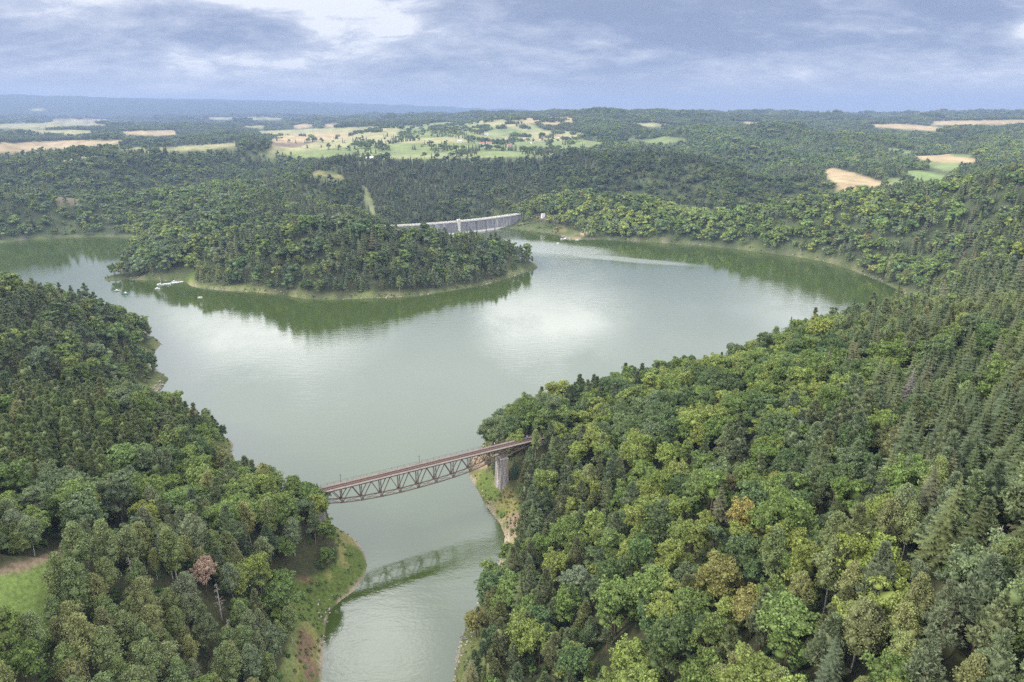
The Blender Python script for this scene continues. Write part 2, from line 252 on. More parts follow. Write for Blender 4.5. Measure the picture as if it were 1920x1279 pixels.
# fields, meadows and clearings seen from the photo: outline in photo pixels, distance range, colour of the ground cover
STRAW, WHEAT, MEAD, PALE, LUSH, SOIL, SCRUB, DIRT, BANK = (.27,.205,.112), (.33,.26,.14), (.125,.150,.055), (.215,.20,.095), (.120,.162,.042), (.125,.095,.06), (.070,.085,.030), (.18,.13,.085), (.075,.100,.024)
FIELDS = [
 ([(660,300),(700,266),(760,236),(840,228),(985,225),(1010,240),(1095,260),(1122,272),(1015,294),(900,296)],1480,4300,(.165,.175,.075),0),
 ([(440,301),(500,288),(515,262),(540,246),(660,238),(745,236),(765,262),(700,274),(640,280)],1500,4800,PALE,0),
 ([(1150,262),(1230,254),(1300,262),(1240,272)],1900,2600,MEAD,0),
 ([(0,1072),(50,1062),(90,1048),(150,1012),(185,1010),(150,1060),(125,1130),(95,1200),(0,1262),(-260,1300),(-260,1090)],120,260,LUSH,0),
 ([(-260,1085),(0,1066),(50,1052),(90,1038),(135,1018),(160,1012),(150,1030),(90,1052),(50,1070),(0,1078),(-260,1100)],150,280,DIRT,0),
 ([(0,268),(160,262),(225,262),(235,268),(150,277),(110,280),(0,288),(-250,292),(-250,272)],1900,3600,STRAW,0),
 ([(85,304),(180,290),(240,278),(300,270),(360,266),(300,274),(220,285),(160,297),(130,303)],1500,3200,PALE,0),
 ([(435,300),(500,291),(560,284),(640,276),(700,270),(745,272),(748,292),(690,290),(600,296),(540,296),(480,296)],1500,2500,MEAD,0),
 ([(505,262),(540,250),(640,246),(700,246),(740,247),(660,258),(560,268),(520,272)],2300,4200,STRAW,0),
 ([(490,268),(560,268),(600,262),(560,276),(520,279)],2200,3000,SOIL,0),
 ([(740,250),(760,238),(830,232),(870,236),(880,250),(900,258),(890,268),(800,272),(740,268)],2000,3700,MEAD,0),
 ([(640,252),(740,246),(760,262),(700,272),(690,262)],2000,3600,PALE,0),
 ([(740,262),(870,256),(880,268),(850,276),(760,272)],1900,2600,PALE,0),
 ([(745,268),(900,268),(905,282),(1010,284),(1010,292),(940,296),(900,291),(850,287),(760,290),(700,293),(700,280)],1560,2300,MEAD,0),
 ([(1010,284),(1060,272),(1100,262),(1125,268),(1110,276),(1060,280),(1020,290)],1600,2600,PALE,0),
 ([(905,236),(960,242),(1000,252),(990,262),(940,250),(880,240)],2300,3700,MEAD,0),
 ([(870,226),(960,224),(990,232),(975,240),(900,234)],2900,4300,PALE,0),
 ([(978,222),(1060,219),(1085,224),(1060,233),(1035,234),(980,229)],2800,4600,STRAW,0),
 ([(1538,322),(1560,314),(1600,324),(1672,346),(1600,356),(1570,359),(1566,345)],1200,1900,STRAW,0),
 ([(1690,322),(1720,319),(1812,338),(1790,344),(1728,345)],1350,1800,(.135,.175,.062),0),
 ([(1655,332),(1690,334),(1705,345),(1665,345)],1350,1700,MEAD,0),
 ([(1700,290),(1740,283),(1790,290),(1840,298),(1830,306),(1770,306),(1730,300)],1600,2200,STRAW,0),
 ([(1780,288),(1825,290),(1820,296),(1790,294)],1650,2300,MEAD,0),
 ([(1735,304),(1800,306),(1800,316),(1780,322),(1740,312)],1500,2000,(.135,.165,.065),0),
 ([(1660,276),(1720,284),(1700,290),(1665,282)],1700,2500,MEAD,0),
 ([(1740,227),(1930,224),(2250,222),(2250,234),(1920,233),(1800,236),(1750,234)],3500,6000,STRAW,0),
 ([(1620,233),(1700,232),(1770,240),(1775,247),(1700,243),(1640,238)],2800,5000,STRAW,0),
 ([(1300,227),(1400,228),(1480,233),(1400,236),(1360,232),(1300,233)],3800,5500,STRAW,0),
 ([(225,246),(330,244),(335,252),(300,255),(230,252)],3000,5000,STRAW,0),
 ([(0,232),(150,228),(220,236),(140,244),(0,240),(-250,236)],4500,9000,PALE,0),
 ([(180,240),(290,236),(260,246),(180,248)],4500,8000,STRAW,0),
 ([(440,232),(500,236),(495,241),(460,238)],3900,5600,PALE,0),
 ([(540,236),(575,232),(600,236),(560,242)],3800,6000,STRAW,0),
 ([(600,232),(660,232),(670,238),(610,238)],3900,6000,STRAW,0),
 ([(100,222),(220,224),(180,229),(90,228)],6500,10500,STRAW,0),
 ([(380,220),(470,219),(560,222),(500,226),(400,225)],6000,10500,PALE,0),
 ([(60,204),(90,203),(80,208),(60,208)],8000,13500,PALE,0),
 ([(343,531),(356,514),(364,509),(368,513),(353,531)],700,860,(.40,.31,.19),1),
 ([(1058,450),(1078,441),(1100,431),(1106,433),(1086,451)],950,1150,(.36,.26,.17),1),
 ([(890,262),(960,258),(1010,262),(1060,268),(1090,262),(1130,262),(1128,272),(1060,282),(1010,292),(930,294),(890,284)],1560,2500,MEAD,0),
 ([(985,247),(1060,245),(1100,252),(1080,262),(1000,262)],2200,3000,PALE,0),
 ([(480,246),(620,240),(740,236),(760,242),(640,250),(500,256)],3000,4800,PALE,0),
 ([(0,246),(130,243),(210,247),(120,254),(0,256),(-250,252)],3600,5600,PALE,0),
 ([(240,282),(350,274),(440,268),(470,272),(380,282),(260,290)],1900,3400,PALE,0),
 ([(1130,232),(1230,230),(1260,236),(1180,240)],3000,4400,PALE,0),
 # clearings and open slopes
 ([(104,344),(140,342),(158,362),(146,384),(112,388),(98,370)],1000,1400,(.095,.078,.048),1),
 ([(560,318),(630,322),(660,345),(620,345),(570,330)],1150,1550,SCRUB,1),
 ([(680,348),(689,352),(702,380),(703,405),(697,405),(684,378)],1100,1450,(.15,.16,.07),1),
 ([(965,417),(1030,419),(1085,434),(1095,446),(1060,447),(1000,432),(965,428)],1000,1180,SCRUB,1),
 ([(985,404),(1030,408),(1120,419),(1120,423),(1060,416),(1000,410)],1020,1180,DIRT,1),
 ([(885,880),(935,900),(960,925),(985,962),(992,1000),(962,1022),(950,1005),(925,962),(895,915)],200,330,BANK,1),
 ([(960,960),(990,965),(990,998),(965,1015),(948,1000),(945,975)],200,330,DIRT,2),
 ([(895,838),(925,846),(930,870),(905,880),(880,878)],270,345,DIRT,2),
 ([(616,990),(652,1000),(690,1045),(688,1078),(664,1110),(612,1170),(606,1285),(548,1285),(560,1190),(540,1130),(550,1085),(600,1075),(640,1050),(625,1010)],140,275,BANK,1),
 ([(194,515),(350,520),(362,498),(366,512),(358,532),(340,530),(194,530)],700,860,BANK,1),
 ([(404,880),(412,820),(440,826),(436,850),(448,886),(440,892)],280,370,BANK,1),
 ([(250,680),(290,698),(318,710),(286,746),(248,742),(262,712)],380,460,BANK,1),
 ([(255,640),(285,632),(304,645),(284,662)],460,560,BANK,1),
]
def cover(x, y, z, sd):
    """colour of the ground cover and whether trees stay away"""
    px, py = to_px(x, y, z); r = np.hypot(x, y)
    n = fbm(x, y, 30, 3, 3)[:, None]; n2 = fbm(x, y, 9, 13, 2)[:, None]
    far = np.clip((r-4000)/4000, 0, 1)[:, None]; mid = np.clip((r-500)/500, 0, 1)[:, None]; col = ((np.array([(.042,.044,.020)])*(1-mid) + np.array([(.055,.068,.030)])*mid)*(1-far) + np.array([(.022,.032,.018)])*far)*(1+.4*n) + 0*n2
    free = np.zeros(len(x), int)
    j = np.clip(r, 100, 4000)*0.004
    for k, (poly, r0, r1, c, mode) in enumerate(FIELDS):
        jx = px + 2*vnoise(x/14, y/14, k) if r0 < 1400 else px
        m = in_poly(jx, py, poly) & (r > r0) & (r < r1) & (sd > 0)
        if c is STRAW: t0 = (.07*np.sin((x[m]*.8 + y[m]*.35)/9) + .05*np.sin((x[m]*.8 + y[m]*.35)/3.7))[:, None]
        else: t0 = 0
        t = 1 + t0 + (.13 if mode == 0 else .35)*n[m] + .10*n2[m]
        col[m] = np.array(c)*t; free[m] = 1 + (mode > 0)
        if c is BANK or c is SCRUB:
            b = (n[m]*1.2 + n2[m] > 0.25)[:, 0]; cc = col[m]; cc[b] = np.array((.135,.125,.045))*(1+.3*n2[m][b]); col[m] = cc
            b = (n[m]*1.0 - n2[m]*1.3 > 0.55)[:, 0]; cc = col[m]; cc[b] = np.array((.125,.085,.05))*(1+.3*n2[m][b]); col[m] = cc
    m = (sd > 0) & (sd < np.where(r < 600, 9, 5) + 5*n[:, 0]) & (r < 1400)
    g = m & (free == 0)
    col[g] = np.array((.088,.100,.034))*(1+.45*n[g]+.5*n2[g])
    w = np.where(r > 600, -.4, .6) + 2.2*n[:, 0] + 1.8*n2[:, 0]
    d = (sd > -1.5) & (sd < w) & (r < 1400)
    col[d] = np.where((n2[d] + .6*n[d]) > -.1, np.array([(.185,.15,.105)]), np.array([(.095,.085,.045)]))*(1+.35*n2[d]+.2*n[d])
    col[sd < -1.5] = (.05,.06,.03)
    free = np.where((sd < np.where(r < 600, 5, 3.2) + 4*n[:, 0]) & (free == 0), 2, free)
    return np.clip(col, .01, .8), free

# ------------------------------------------------------------------ materials
def mat(name):
    m = bpy.data.materials.new(name); m.use_nodes = True; nt = m.node_tree
    b = nt.nodes.get('Principled BSDF'); b.inputs['Specular IOR Level'].default_value = 0.25; return m, nt, b
def n_(nt, t, **k):
    n = nt.nodes.new(t)
    for a, v in k.items(): setattr(n, a, v)
    return n
def plain(name, col, rough=.8, metal=0, var=.25, scale=.8, bump=0.0, col2=None, det=5):
    """a surface colour broken up by noise in object space"""
    m, nt, b = mat(name); L = nt.links
    tc = n_(nt, 'ShaderNodeTexCoord'); no = n_(nt, 'ShaderNodeTexNoise'); no.inputs['Scale'].default_value = scale; no.inputs['Detail'].default_value = det
    no.inputs['Roughness'].default_value = .65
    L.new(tc.outputs['Object'], no.inputs['Vector'])
    rp = n_(nt, 'ShaderNodeValToRGB'); L.new(no.outputs['Fac'], rp.inputs[0]); e = rp.color_ramp.elements
    c2 = col2 or tuple(c*(1+var) for c in col); c1 = col if col2 else tuple(c*(1-var) for c in col)
    e[0].position = .35; e[0].color = tuple(c1) + (1,); e[1].position = .65; e[1].color = tuple(c2) + (1,)
    L.new(rp.outputs[0], b.inputs['Base Color']); b.inputs['Roughness'].default_value = rough; b.inputs['Metallic'].default_value = metal
    if bump:
        bp = n_(nt, 'ShaderNodeBump'); bp.inputs['Strength'].default_value = bump; L.new(no.outputs['Fac'], bp.inputs['Height']); L.new(bp.outputs[0], b.inputs['Normal'])
    return m
def leaf_mat(name, inst, rough=.65, trans=.25, var=.35):
    """foliage: the tint comes from the object's own colour or from the instance's tint attribute"""
    m, nt, b = mat(name); L = nt.links
    if inst:
        a = n_(nt, 'ShaderNodeAttribute', attribute_type='INSTANCER', attribute_name='tint'); src = a.outputs['Color']
    else:
        a = n_(nt, 'ShaderNodeObjectInfo'); src = a.outputs['Color']
    tc = n_(nt, 'ShaderNodeTexCoord'); no = n_(nt, 'ShaderNodeTexNoise'); no.inputs['Scale'].default_value = .35; no.inputs['Detail'].default_value = 4
    L.new(tc.outputs['Object'], no.inputs['Vector'])
    geo = n_(nt, 'ShaderNodeNewGeometry')
    s = n_(nt, 'ShaderNodeMath', operation='MULTIPLY_ADD'); L.new(geo.outputs['Random Per Island'], s.inputs[0]); s.inputs[1].default_value = .5; L.new(no.outputs['Fac'], s.inputs[2])
    v = n_(nt, 'ShaderNodeMapRange'); L.new(s.outputs[0], v.inputs[0]); v.inputs[1].default_value = .45; v.inputs[2].default_value = 1.05
    v.inputs[3].default_value = 1 - var; v.inputs[4].default_value = 1 + var
    hs = n_(nt, 'ShaderNodeHueSaturation'); L.new(src, hs.inputs['Color']); L.new(v.outputs[0], hs.inputs['Value'])
    h2 = n_(nt, 'ShaderNodeMapRange'); L.new(no.outputs['Fac'], h2.inputs[0]); h2.inputs[1].default_value = .3; h2.inputs[2].default_value = .7; h2.inputs[3].default_value = .494; h2.inputs[4].default_value = .510
    L.new(h2.outputs[0], hs.inputs['Hue'])
    L.new(hs.outputs[0], b.inputs['Base Color']); b.inputs['Roughness'].default_value = rough
    tr = n_(nt, 'ShaderNodeBsdfTranslucent'); L.new(hs.outputs[0], tr.inputs[0])
    mx = n_(nt, 'ShaderNodeMixShader'); mx.inputs[0].default_value = trans
    L.new(b.outputs[0], mx.inputs[1]); L.new(tr.outputs[0], mx.inputs[2])
    L.new(mx.outputs[0], nt.nodes['Material Output'].inputs[0]); return m
M = {}
M['leaf'] = leaf_mat('foliage', False); M['leaf_inst'] = leaf_mat('foliage_mass', True)
M['bark'] = plain('bark', (.075,.055,.038), .9, var=.4, scale=3); M['pine_bark'] = plain('pine_bark', (.15,.095,.06), .9, var=.35, scale=2)
M['birch_bark'] = plain('birch_bark', (.45,.43,.38), .8, scale=2.5, col2=(.12,.11,.10)); M['dead_wood'] = plain('dead_wood', (.30,.26,.22), .9, var=.3, scale=2)
M['rust'] = plain('rusty_steel', (.10,.06,.042), .8, scale=1.5, col2=(.17,.115,.085)); M['steel'] = plain('weathered_steel', (.155,.125,.10), .7, scale=.9, col2=(.10,.06,.04))
M['planks'] = plain('weathered_planks', (.17,.145,.125), .9, scale=1.2, col2=(.10,.082,.068)); M['sleeper'] = plain('sleepers', (.075,.058,.047), .9, scale=4, var=.4)
M['rail'] = plain('rail_steel', (.095,.048,.036), .6, scale=3, var=.3)
M['white'] = plain('white_paint', (.58,.58,.57), .5, var=.08, scale=2)
M['dark'] = plain('dark_paint', (.04,.04,.045), .6, var=.2)

def np_mesh(name, V, faces, mats=(), mi=None, smooth=False):
    """faces: (n,3) or (n,4) integer array, or a list of such arrays"""
    if isinstance(faces, np.ndarray): faces = [faces]
    me = bpy.data.meshes.new(name); V = np.asarray(V, np.float32)
    me.vertices.add(len(V)); me.vertices.foreach_set('co', V.ravel())
    lo = np.concatenate([f.ravel() for f in faces]).astype(np.int32)
    tot = np.concatenate([np.full(len(f), f.shape[1], np.int32) for f in faces])
    st = np.concatenate([[0], np.cumsum(tot)[:-1]]).astype(np.int32)
    me.loops.add(len(lo)); me.loops.foreach_set('vertex_index', lo)
    me.polygons.add(len(tot)); me.polygons.foreach_set('loop_start', st)
    if mi is not None: me.polygons.foreach_set('material_index', np.asarray(mi, np.int32))
    if smooth: me.polygons.foreach_set('use_smooth', np.ones(len(tot), bool))
    for m in mats: me.materials.append(m)
    me.update(calc_edges=True); me.validate(); return me
def link(name, me, parent=None, label=None, cat=None, group=None, kind=None, loc=None):
    o = bpy.data.objects.new(name, me); C.objects.link(o)
    if parent is not None: o.parent = parent
    if loc is not None: o.location = loc
    for k, v in (('label', label), ('category', cat), ('group', group), ('kind', kind)):
        if v: o[k] = v
    return o

# ------------------------------------------------------------------ terrain
NA, NR = 1000, 1130
AZ = np.radians(np.linspace(-64, 64, NA)); RR = np.concatenate([np.exp(np.linspace(math.log(52), math.log(450), 560, endpoint=False)), np.exp(np.linspace(math.log(450), math.log(16000), 570))])
gx = (RR[:, None]*np.sin(AZ)[None]).ravel(); gy = (RR[:, None]*np.cos(AZ)[None]).ravel()
gr = np.hypot(gx, gy); gsd = np.full(gx.shape, 999.0); _m = gr < 1700; gsd[_m] = sdist(gx[_m], gy[_m])
gz = ground(gx, gy, gsd)
gcol, gfree = cover(gx, gy, gz, gsd)
_g = gcol.reshape(NR, NA, 3).copy()
for _ in range(1):
    _g[1:-1] = .25*_g[:-2] + .5*_g[1:-1] + .25*_g[2:]; _g[:, 1:-1] = .25*_g[:, :-2] + .5*_g[:, 1:-1] + .25*_g[:, 2:]
gcol = _g.reshape(-1, 3)
ii = (np.arange(NR-1)[:, None]*NA + np.arange(NA-1)[None]).ravel()
tq = np.stack([ii, ii+1, ii+NA+1, ii+NA], 1)
# vertical roughness of the banks and grass
bz = gz + np.where((gsd > 1) & (gr < 900), 0.25*fbm(gx, gy, 4, 31, 2) + .18*fbm(gx, gy, 1.6, 37, 2), 0)
ter = np_mesh('ground', np.stack([gx, gy, bz], 1), tq, smooth=True)
ca = ter.attributes.new('cover', 'FLOAT_COLOR', 'POINT'); ca.data.foreach_set('color', np.concatenate([gcol, np.ones((len(gcol), 1))], 1).astype(np.float32).ravel())
m, nt, b = mat('ground_cover'); L = nt.links
at = n_(nt, 'ShaderNodeAttribute', attribute_name='cover'); geo = n_(nt, 'ShaderNodeNewGeometry')
no = n_(nt, 'ShaderNodeTexNoise'); no.inputs['Scale'].default_value = .9; no.inputs['Detail'].default_value = 6; no.inputs['Roughness'].default_value = .7; L.new(geo.outputs['Position'], no.inputs['Vector'])
mr = n_(nt, 'ShaderNodeMapRange'); L.new(no.outputs['Fac'], mr.inputs[0]); mr.inputs[1].default_value = .3; mr.inputs[2].default_value = .7; mr.inputs[3].default_value = .6; mr.inputs[4].default_value = 1.4
no2 = n_(nt, 'ShaderNodeTexNoise'); no2.inputs['Scale'].default_value = .02; no2.inputs['Detail'].default_value = 8; no2.inputs['Roughness'].default_value = .7; L.new(geo.outputs['Position'], no2.inputs['Vector'])
mr2 = n_(nt, 'ShaderNodeMapRange'); L.new(no2.outputs['Fac'], mr2.inputs[0]); mr2.inputs[1].default_value = .3; mr2.inputs[2].default_value = .7; mr2.inputs[3].default_value = .75; mr2.inputs[4].default_value = 1.25
mu = n_(nt, 'ShaderNodeMath', operation='MULTIPLY'); L.new(mr.outputs[0], mu.inputs[0]); L.new(mr2.outputs[0], mu.inputs[1])
vm = n_(nt, 'ShaderNodeVectorMath', operation='SCALE'); L.new(at.outputs['Color'], vm.inputs[0]); L.new(mu.outputs[0], vm.inputs['Scale'])
L.new(vm.outputs[0], b.inputs['Base Color']); b.inputs['Roughness'].default_value = .95; b.inputs['Specular IOR Level'].default_value = .1
bp = n_(nt, 'ShaderNodeBump'); bp.inputs['Strength'].default_value = .7; bp.inputs['Distance'].default_value = .5; L.new(no.outputs['Fac'], bp.inputs['Height']); L.new(bp.outputs[0], b.inputs['Normal'])
ter.materials.append(m)
link('ground', ter, kind='structure')

# horizon table used to leave out trees that the hills hide completely
_sl = ((bz - H)/gr).reshape(NR, NA); _hor = np.maximum.accumulate(_sl, 0)
def hidden(x, y, ztop, back=3):
    a = np.clip(((np.arctan2(x, y) - AZ[0])/(AZ[1]-AZ[0])).round().astype(int), 0, NA-1)
    r = np.hypot(x, y); k = np.clip(np.searchsorted(RR, r) - back, 0, NR-1)
    return (ztop - H)/r < _hor[k, a] - 0.002

# ------------------------------------------------------------------ water
def water_poly():
    n = len(lake); out = []
    for i in range(n):
        a, b_, c = lake[i-1], lake[i], lake[(i+1) % n]
        t = (c - a)/(np.linalg.norm(c-a) or 1); nrm = np.array([t[1], -t[0]])       # outline runs anticlockwise
        out.append(b_ + nrm*SIGN*0.8)
    return out
_ar = 0.5*np.sum(lake[:, 0]*np.roll(lake[:, 1], -1) - np.roll(lake[:, 0], -1)*lake[:, 1]); SIGN = 1 if _ar > 0 else -1
import bmesh
bm = bmesh.new(); vs = [bm.verts.new((p[0], p[1], 0)) for p in water_poly()]; f = bm.faces.new(vs); f.normal_update()
if f.normal.z < 0: f.normal_flip()
bmesh.ops.triangulate(bm, faces=[f]); wme = bpy.data.meshes.new('lake_water'); bm.to_mesh(wme); bm.free()
m = bpy.data.materials.new('lake_water'); m.use_nodes = True; nt = m.node_tree; L = nt.links; nt.nodes.clear()
out = n_(nt, 'ShaderNodeOutputMaterial'); geo = n_(nt, 'ShaderNodeNewGeometry')
def noi(scale, det, vec=(1, 1, 1), rough=.5, off=(0, 0, 0)):
    mp = n_(nt, 'ShaderNodeMapping'); mp.inputs['Scale'].default_value = vec; mp.inputs['Location'].default_value = off; L.new(geo.outputs['Position'], mp.inputs['Vector'])
    n = n_(nt, 'ShaderNodeTexNoise'); n.inputs['Scale'].default_value = scale; n.inputs['Detail'].default_value = det; n.inputs['Roughness'].default_value = rough
    L.new(mp.outputs[0], n.inputs['Vector']); return n.outputs['Fac']
def mm(op, a, b_=None, c=None, clamp=False):
    n = n_(nt, 'ShaderNodeMath', operation=op); n.use_clamp = clamp
    for i, v in enumerate((a, b_, c)):
        if v is None: continue
        if isinstance(v, (int, float)): n.inputs[i].default_value = v
        else: L.new(v, n.inputs[i])
    return n.outputs[0]
sx = n_(nt, 'ShaderNodeSeparateXYZ'); L.new(geo.outputs['Position'], sx.inputs[0])
def gust(x, y, rx, ry, rot=0.0):
    """soft ellipse on the water where wind ruffles it"""
    dx = mm('SUBTRACT', sx.outputs[0], x); dy = mm('SUBTRACT', sx.outputs[1], y); c, s = math.cos(rot), math.sin(rot)
    u = mm('DIVIDE', mm('ADD', mm('MULTIPLY', dx, c), mm('MULTIPLY', dy, s)), rx)
    v = mm('DIVIDE', mm('SUBTRACT', mm('MULTIPLY', dy, c), mm('MULTIPLY', dx, s)), ry)
    d = mm('ADD', mm('MULTIPLY', u, u), mm('MULTIPLY', v, v))
    return mm('MULTIPLY', mm('SUBTRACT', 1.15, d), 1.0, clamp=True)
patch = noi(.012, 4, (1, .55, 1), .6)
warp = mm('MULTIPLY', mm('SUBTRACT', noi(.03, 4, (.4, 1, 1)), .5), .8)
g1 = mm('ADD', mm('ADD', gust(45, 938, 130, 60, -.50), gust(165, 850, 90, 17, -.42)), mm('MULTIPLY', gust(-8, 236, 24, 40, 0), .55))
wind = mm('MULTIPLY', mm('ADD', mm('ADD', g1, mm('MULTIPLY', warp, 1.0)), -.12), 1.35, clamp=True)
wmul = n_(nt, 'ShaderNodeMapRange'); L.new(patch, wmul.inputs[0]); wmul.inputs[1].default_value = .4; wmul.inputs[2].default_value = .65; wmul.inputs[3].default_value = .3; wmul.inputs[4].default_value = 1.5
hsum = mm('ADD', mm('MULTIPLY', noi(.13, 3, (.7, 2.2, 1)), 1.15), mm('ADD', mm('MULTIPLY', noi(.55, 3, (1, 1.6, 1)), .65), mm('MULTIPLY', noi(2.2, 3, (1, 1.5, 1)), .22)))
bp = n_(nt, 'ShaderNodeBump'); L.new(hsum, bp.inputs['Height']); bp.inputs['Distance'].default_value = .35
L.new(mm('ADD', mm('MULTIPLY', wmul.outputs[0], .16), mm('MULTIPLY', wind, .25)), bp.inputs['Strength'])
gl = n_(nt, 'ShaderNodeBsdfGlossy'); L.new(bp.outputs[0], gl.inputs['Normal']); gl.inputs['Color'].default_value = (1.0, .99, .99, 1)
L.new(mm('ADD', .04, mm('MULTIPLY', wind, .20)), gl.inputs['Roughness'])
df = n_(nt, 'ShaderNodeBsdfDiffuse'); 
alg = n_(nt, 'ShaderNodeMix', data_type='RGBA'); L.new(noi(.02, 5, (1, 1, 1), .6, (31, 7, 0)), alg.inputs[0]); alg.inputs[6].default_value = (.028,.043,.008,1); alg.inputs[7].default_value = (.038,.054,.012,1)
L.new(alg.outputs[2], df.inputs[0])
lw = n_(nt, 'ShaderNodeLayerWeight'); lw.inputs['Blend'].default_value = .5
# reflectance rises towards grazing view
fac = mm('ADD', .07, mm('MULTIPLY', mm('POWER', lw.outputs['Facing'], 3.2), .56), clamp=True)
L.new(bp.outputs[0], lw.inputs['Normal'])
fac = mm('ADD', fac, mm('MULTIPLY', wind, .03), clamp=True)
mx = n_(nt, 'ShaderNodeMixShader'); L.new(fac, mx.inputs[0]); L.new(df.outputs[0], mx.inputs[1]); L.new(gl.outputs[0], mx.inputs[2]); L.new(mx.outputs[0], out.inputs[0])
wme.materials.append(m); link('water', wme, kind='structure')

# ------------------------------------------------------------------ haze
def box_mesh(name, x0, x1, y0, y1, z0, z1):
    V = [(x, y, z) for z in (z0, z1) for y in (y0, y1) for x in (x0, x1)]
    return np_mesh(name, V, np.array([(0,2,3,1),(4,5,7,6),(0,1,5,4),(2,6,7,3),(0,4,6,2),(1,3,7,5)]))
def build_haze():
    me = box_mesh('haze', -16400, 16400, -200, 16400, min(float(bz.min()), -15) - 1.0, float(max(bz.max(), H)) + 60)
    m = bpy.data.materials.new('haze'); m.use_nodes = True; nt = m.node_tree; nt.nodes.clear()
    o = n_(nt, 'ShaderNodeOutputMaterial'); v = n_(nt, 'ShaderNodeVolumePrincipled'); v.inputs['Color'].default_value = (.255,.335,.51,1)
    v.inputs['Density'].default_value = HAZE; v.inputs['Anisotropy'].default_value = 0.2; nt.links.new(v.outputs[0], o.inputs['Volume']); me.materials.append(m)
    link('haze', me, label='thin blue summer haze over the whole valley', kind='stuff')
HAZE = 1.08e-4
if not globals().get('NOHAZE'): build_haze()

# ------------------------------------------------------------------ tree shapes
ICO = None
def ico():
    global ICO
    if ICO is None:
        bm = bmesh.new(); bmesh.ops.create_icosphere(bm, subdivisions=1, radius=1)
        ICO = (np.array([v.co[:] for v in bm.verts]), np.array([[v.index for v in f.verts] for f in bm.faces])); bm.free()
    return ICO
def leaves(rng, cen, rad, per, size, up=.25, spread=.6, long=1.0, squash=.85, shell=(.82, .28)):
    """leaf sprays on the surface of foliage clumps: one small irregular quad each"""
    n = len(cen)*per; c = np.repeat(cen, per, 0); r = np.repeat(rad, per)[:, None]
    d = rng.normal(size=(n, 3)); d[:, 2] = d[:, 2] + up; d /= np.linalg.norm(d, axis=1)[:, None]
    lo = d[:, 2] < -.35; d[lo, 2] *= -1
    p = c + d*r*(shell[0] + shell[1]*rng.random((n, 1)))*np.array([1, 1, squash])
    nrm = d + spread*rng.normal(size=(n, 3)); nrm /= np.linalg.norm(nrm, axis=1)[:, None]
    if long > 1.01:      # needle tufts point outwards and up
        t = d + np.array([0, 0, .55]) + .35*rng.normal(size=(n, 3))
    else: t = rng.normal(size=(n, 3))
    t /= np.linalg.norm(t, axis=1)[:, None]
    b = np.cross(nrm, t); b /= np.linalg.norm(b, axis=1)[:, None] + 1e-9
    s = size*(.6 + .7*rng.random((n, 1)))
    a1 = t*s*long*.5; b1 = b*s*.5
    k = rng.uniform(.55, 1.1, (n, 4, 1))
    V = np.stack([p - a1*k[:, 0], p + b1*k[:, 1], p + a1*k[:, 2], p - b1*k[:, 3]], 1).reshape(-1, 3)
    return V, np.arange(4*n).reshape(n, 4)
def cores(rng, cen, rad, k=.78, squash=.85):
    iv, fi = ico(); Vs, Fs = [], []
    for i in range(len(cen)):
        Vs.append(cen[i] + iv*rad[i]*k*rng.uniform(.8, 1.15, (len(iv), 1))*np.array([1, 1, squash])); Fs.append(fi + i*len(iv))
    return np.concatenate(Vs), np.concatenate(Fs)
def tube(pts, rads, sides=6):
    pts = np.asarray(pts, float); V = []; F_ = []
    for i, p in enumerate(pts):
        t = pts[min(i+1, len(pts)-1)] - pts[max(i-1, 0)]; t = t/(np.linalg.norm(t) or 1)
        a = np.cross(t, (0, 0, 1.)) if abs(t[2]) < .9 else np.cross(t, (1., 0, 0)); a /= np.linalg.norm(a); b = np.cross(t, a)
        for k in range(sides):
            w = 2*PI*k/sides; V.append(p + rads[i]*(math.cos(w)*a + math.sin(w)*b))
    for i in range(len(pts)-1):
        for k in range(sides): F_.append((i*sides+k, i*sides+(k+1) % sides, (i+1)*sides+(k+1) % sides, (i+1)*sides+k))
    return np.array(V), np.array(F_)
def merge(parts):
    """[(V, F, material index)] -> V, list of face arrays, material indices"""
    Vs, Fs, mi, o = [], [], [], 0
    for V, F_, k in parts:
        Vs.append(V); Fs.append(F_ + o); mi.append(np.full(len(F_), k)); o += len(V)
    return np.concatenate(Vs), Fs, np.concatenate(mi)
LV = {0: (1.0, 1.0), 1: (.24, 2.0), 2: (.075, 3.6)}       # level: share of leaf sprays, their size
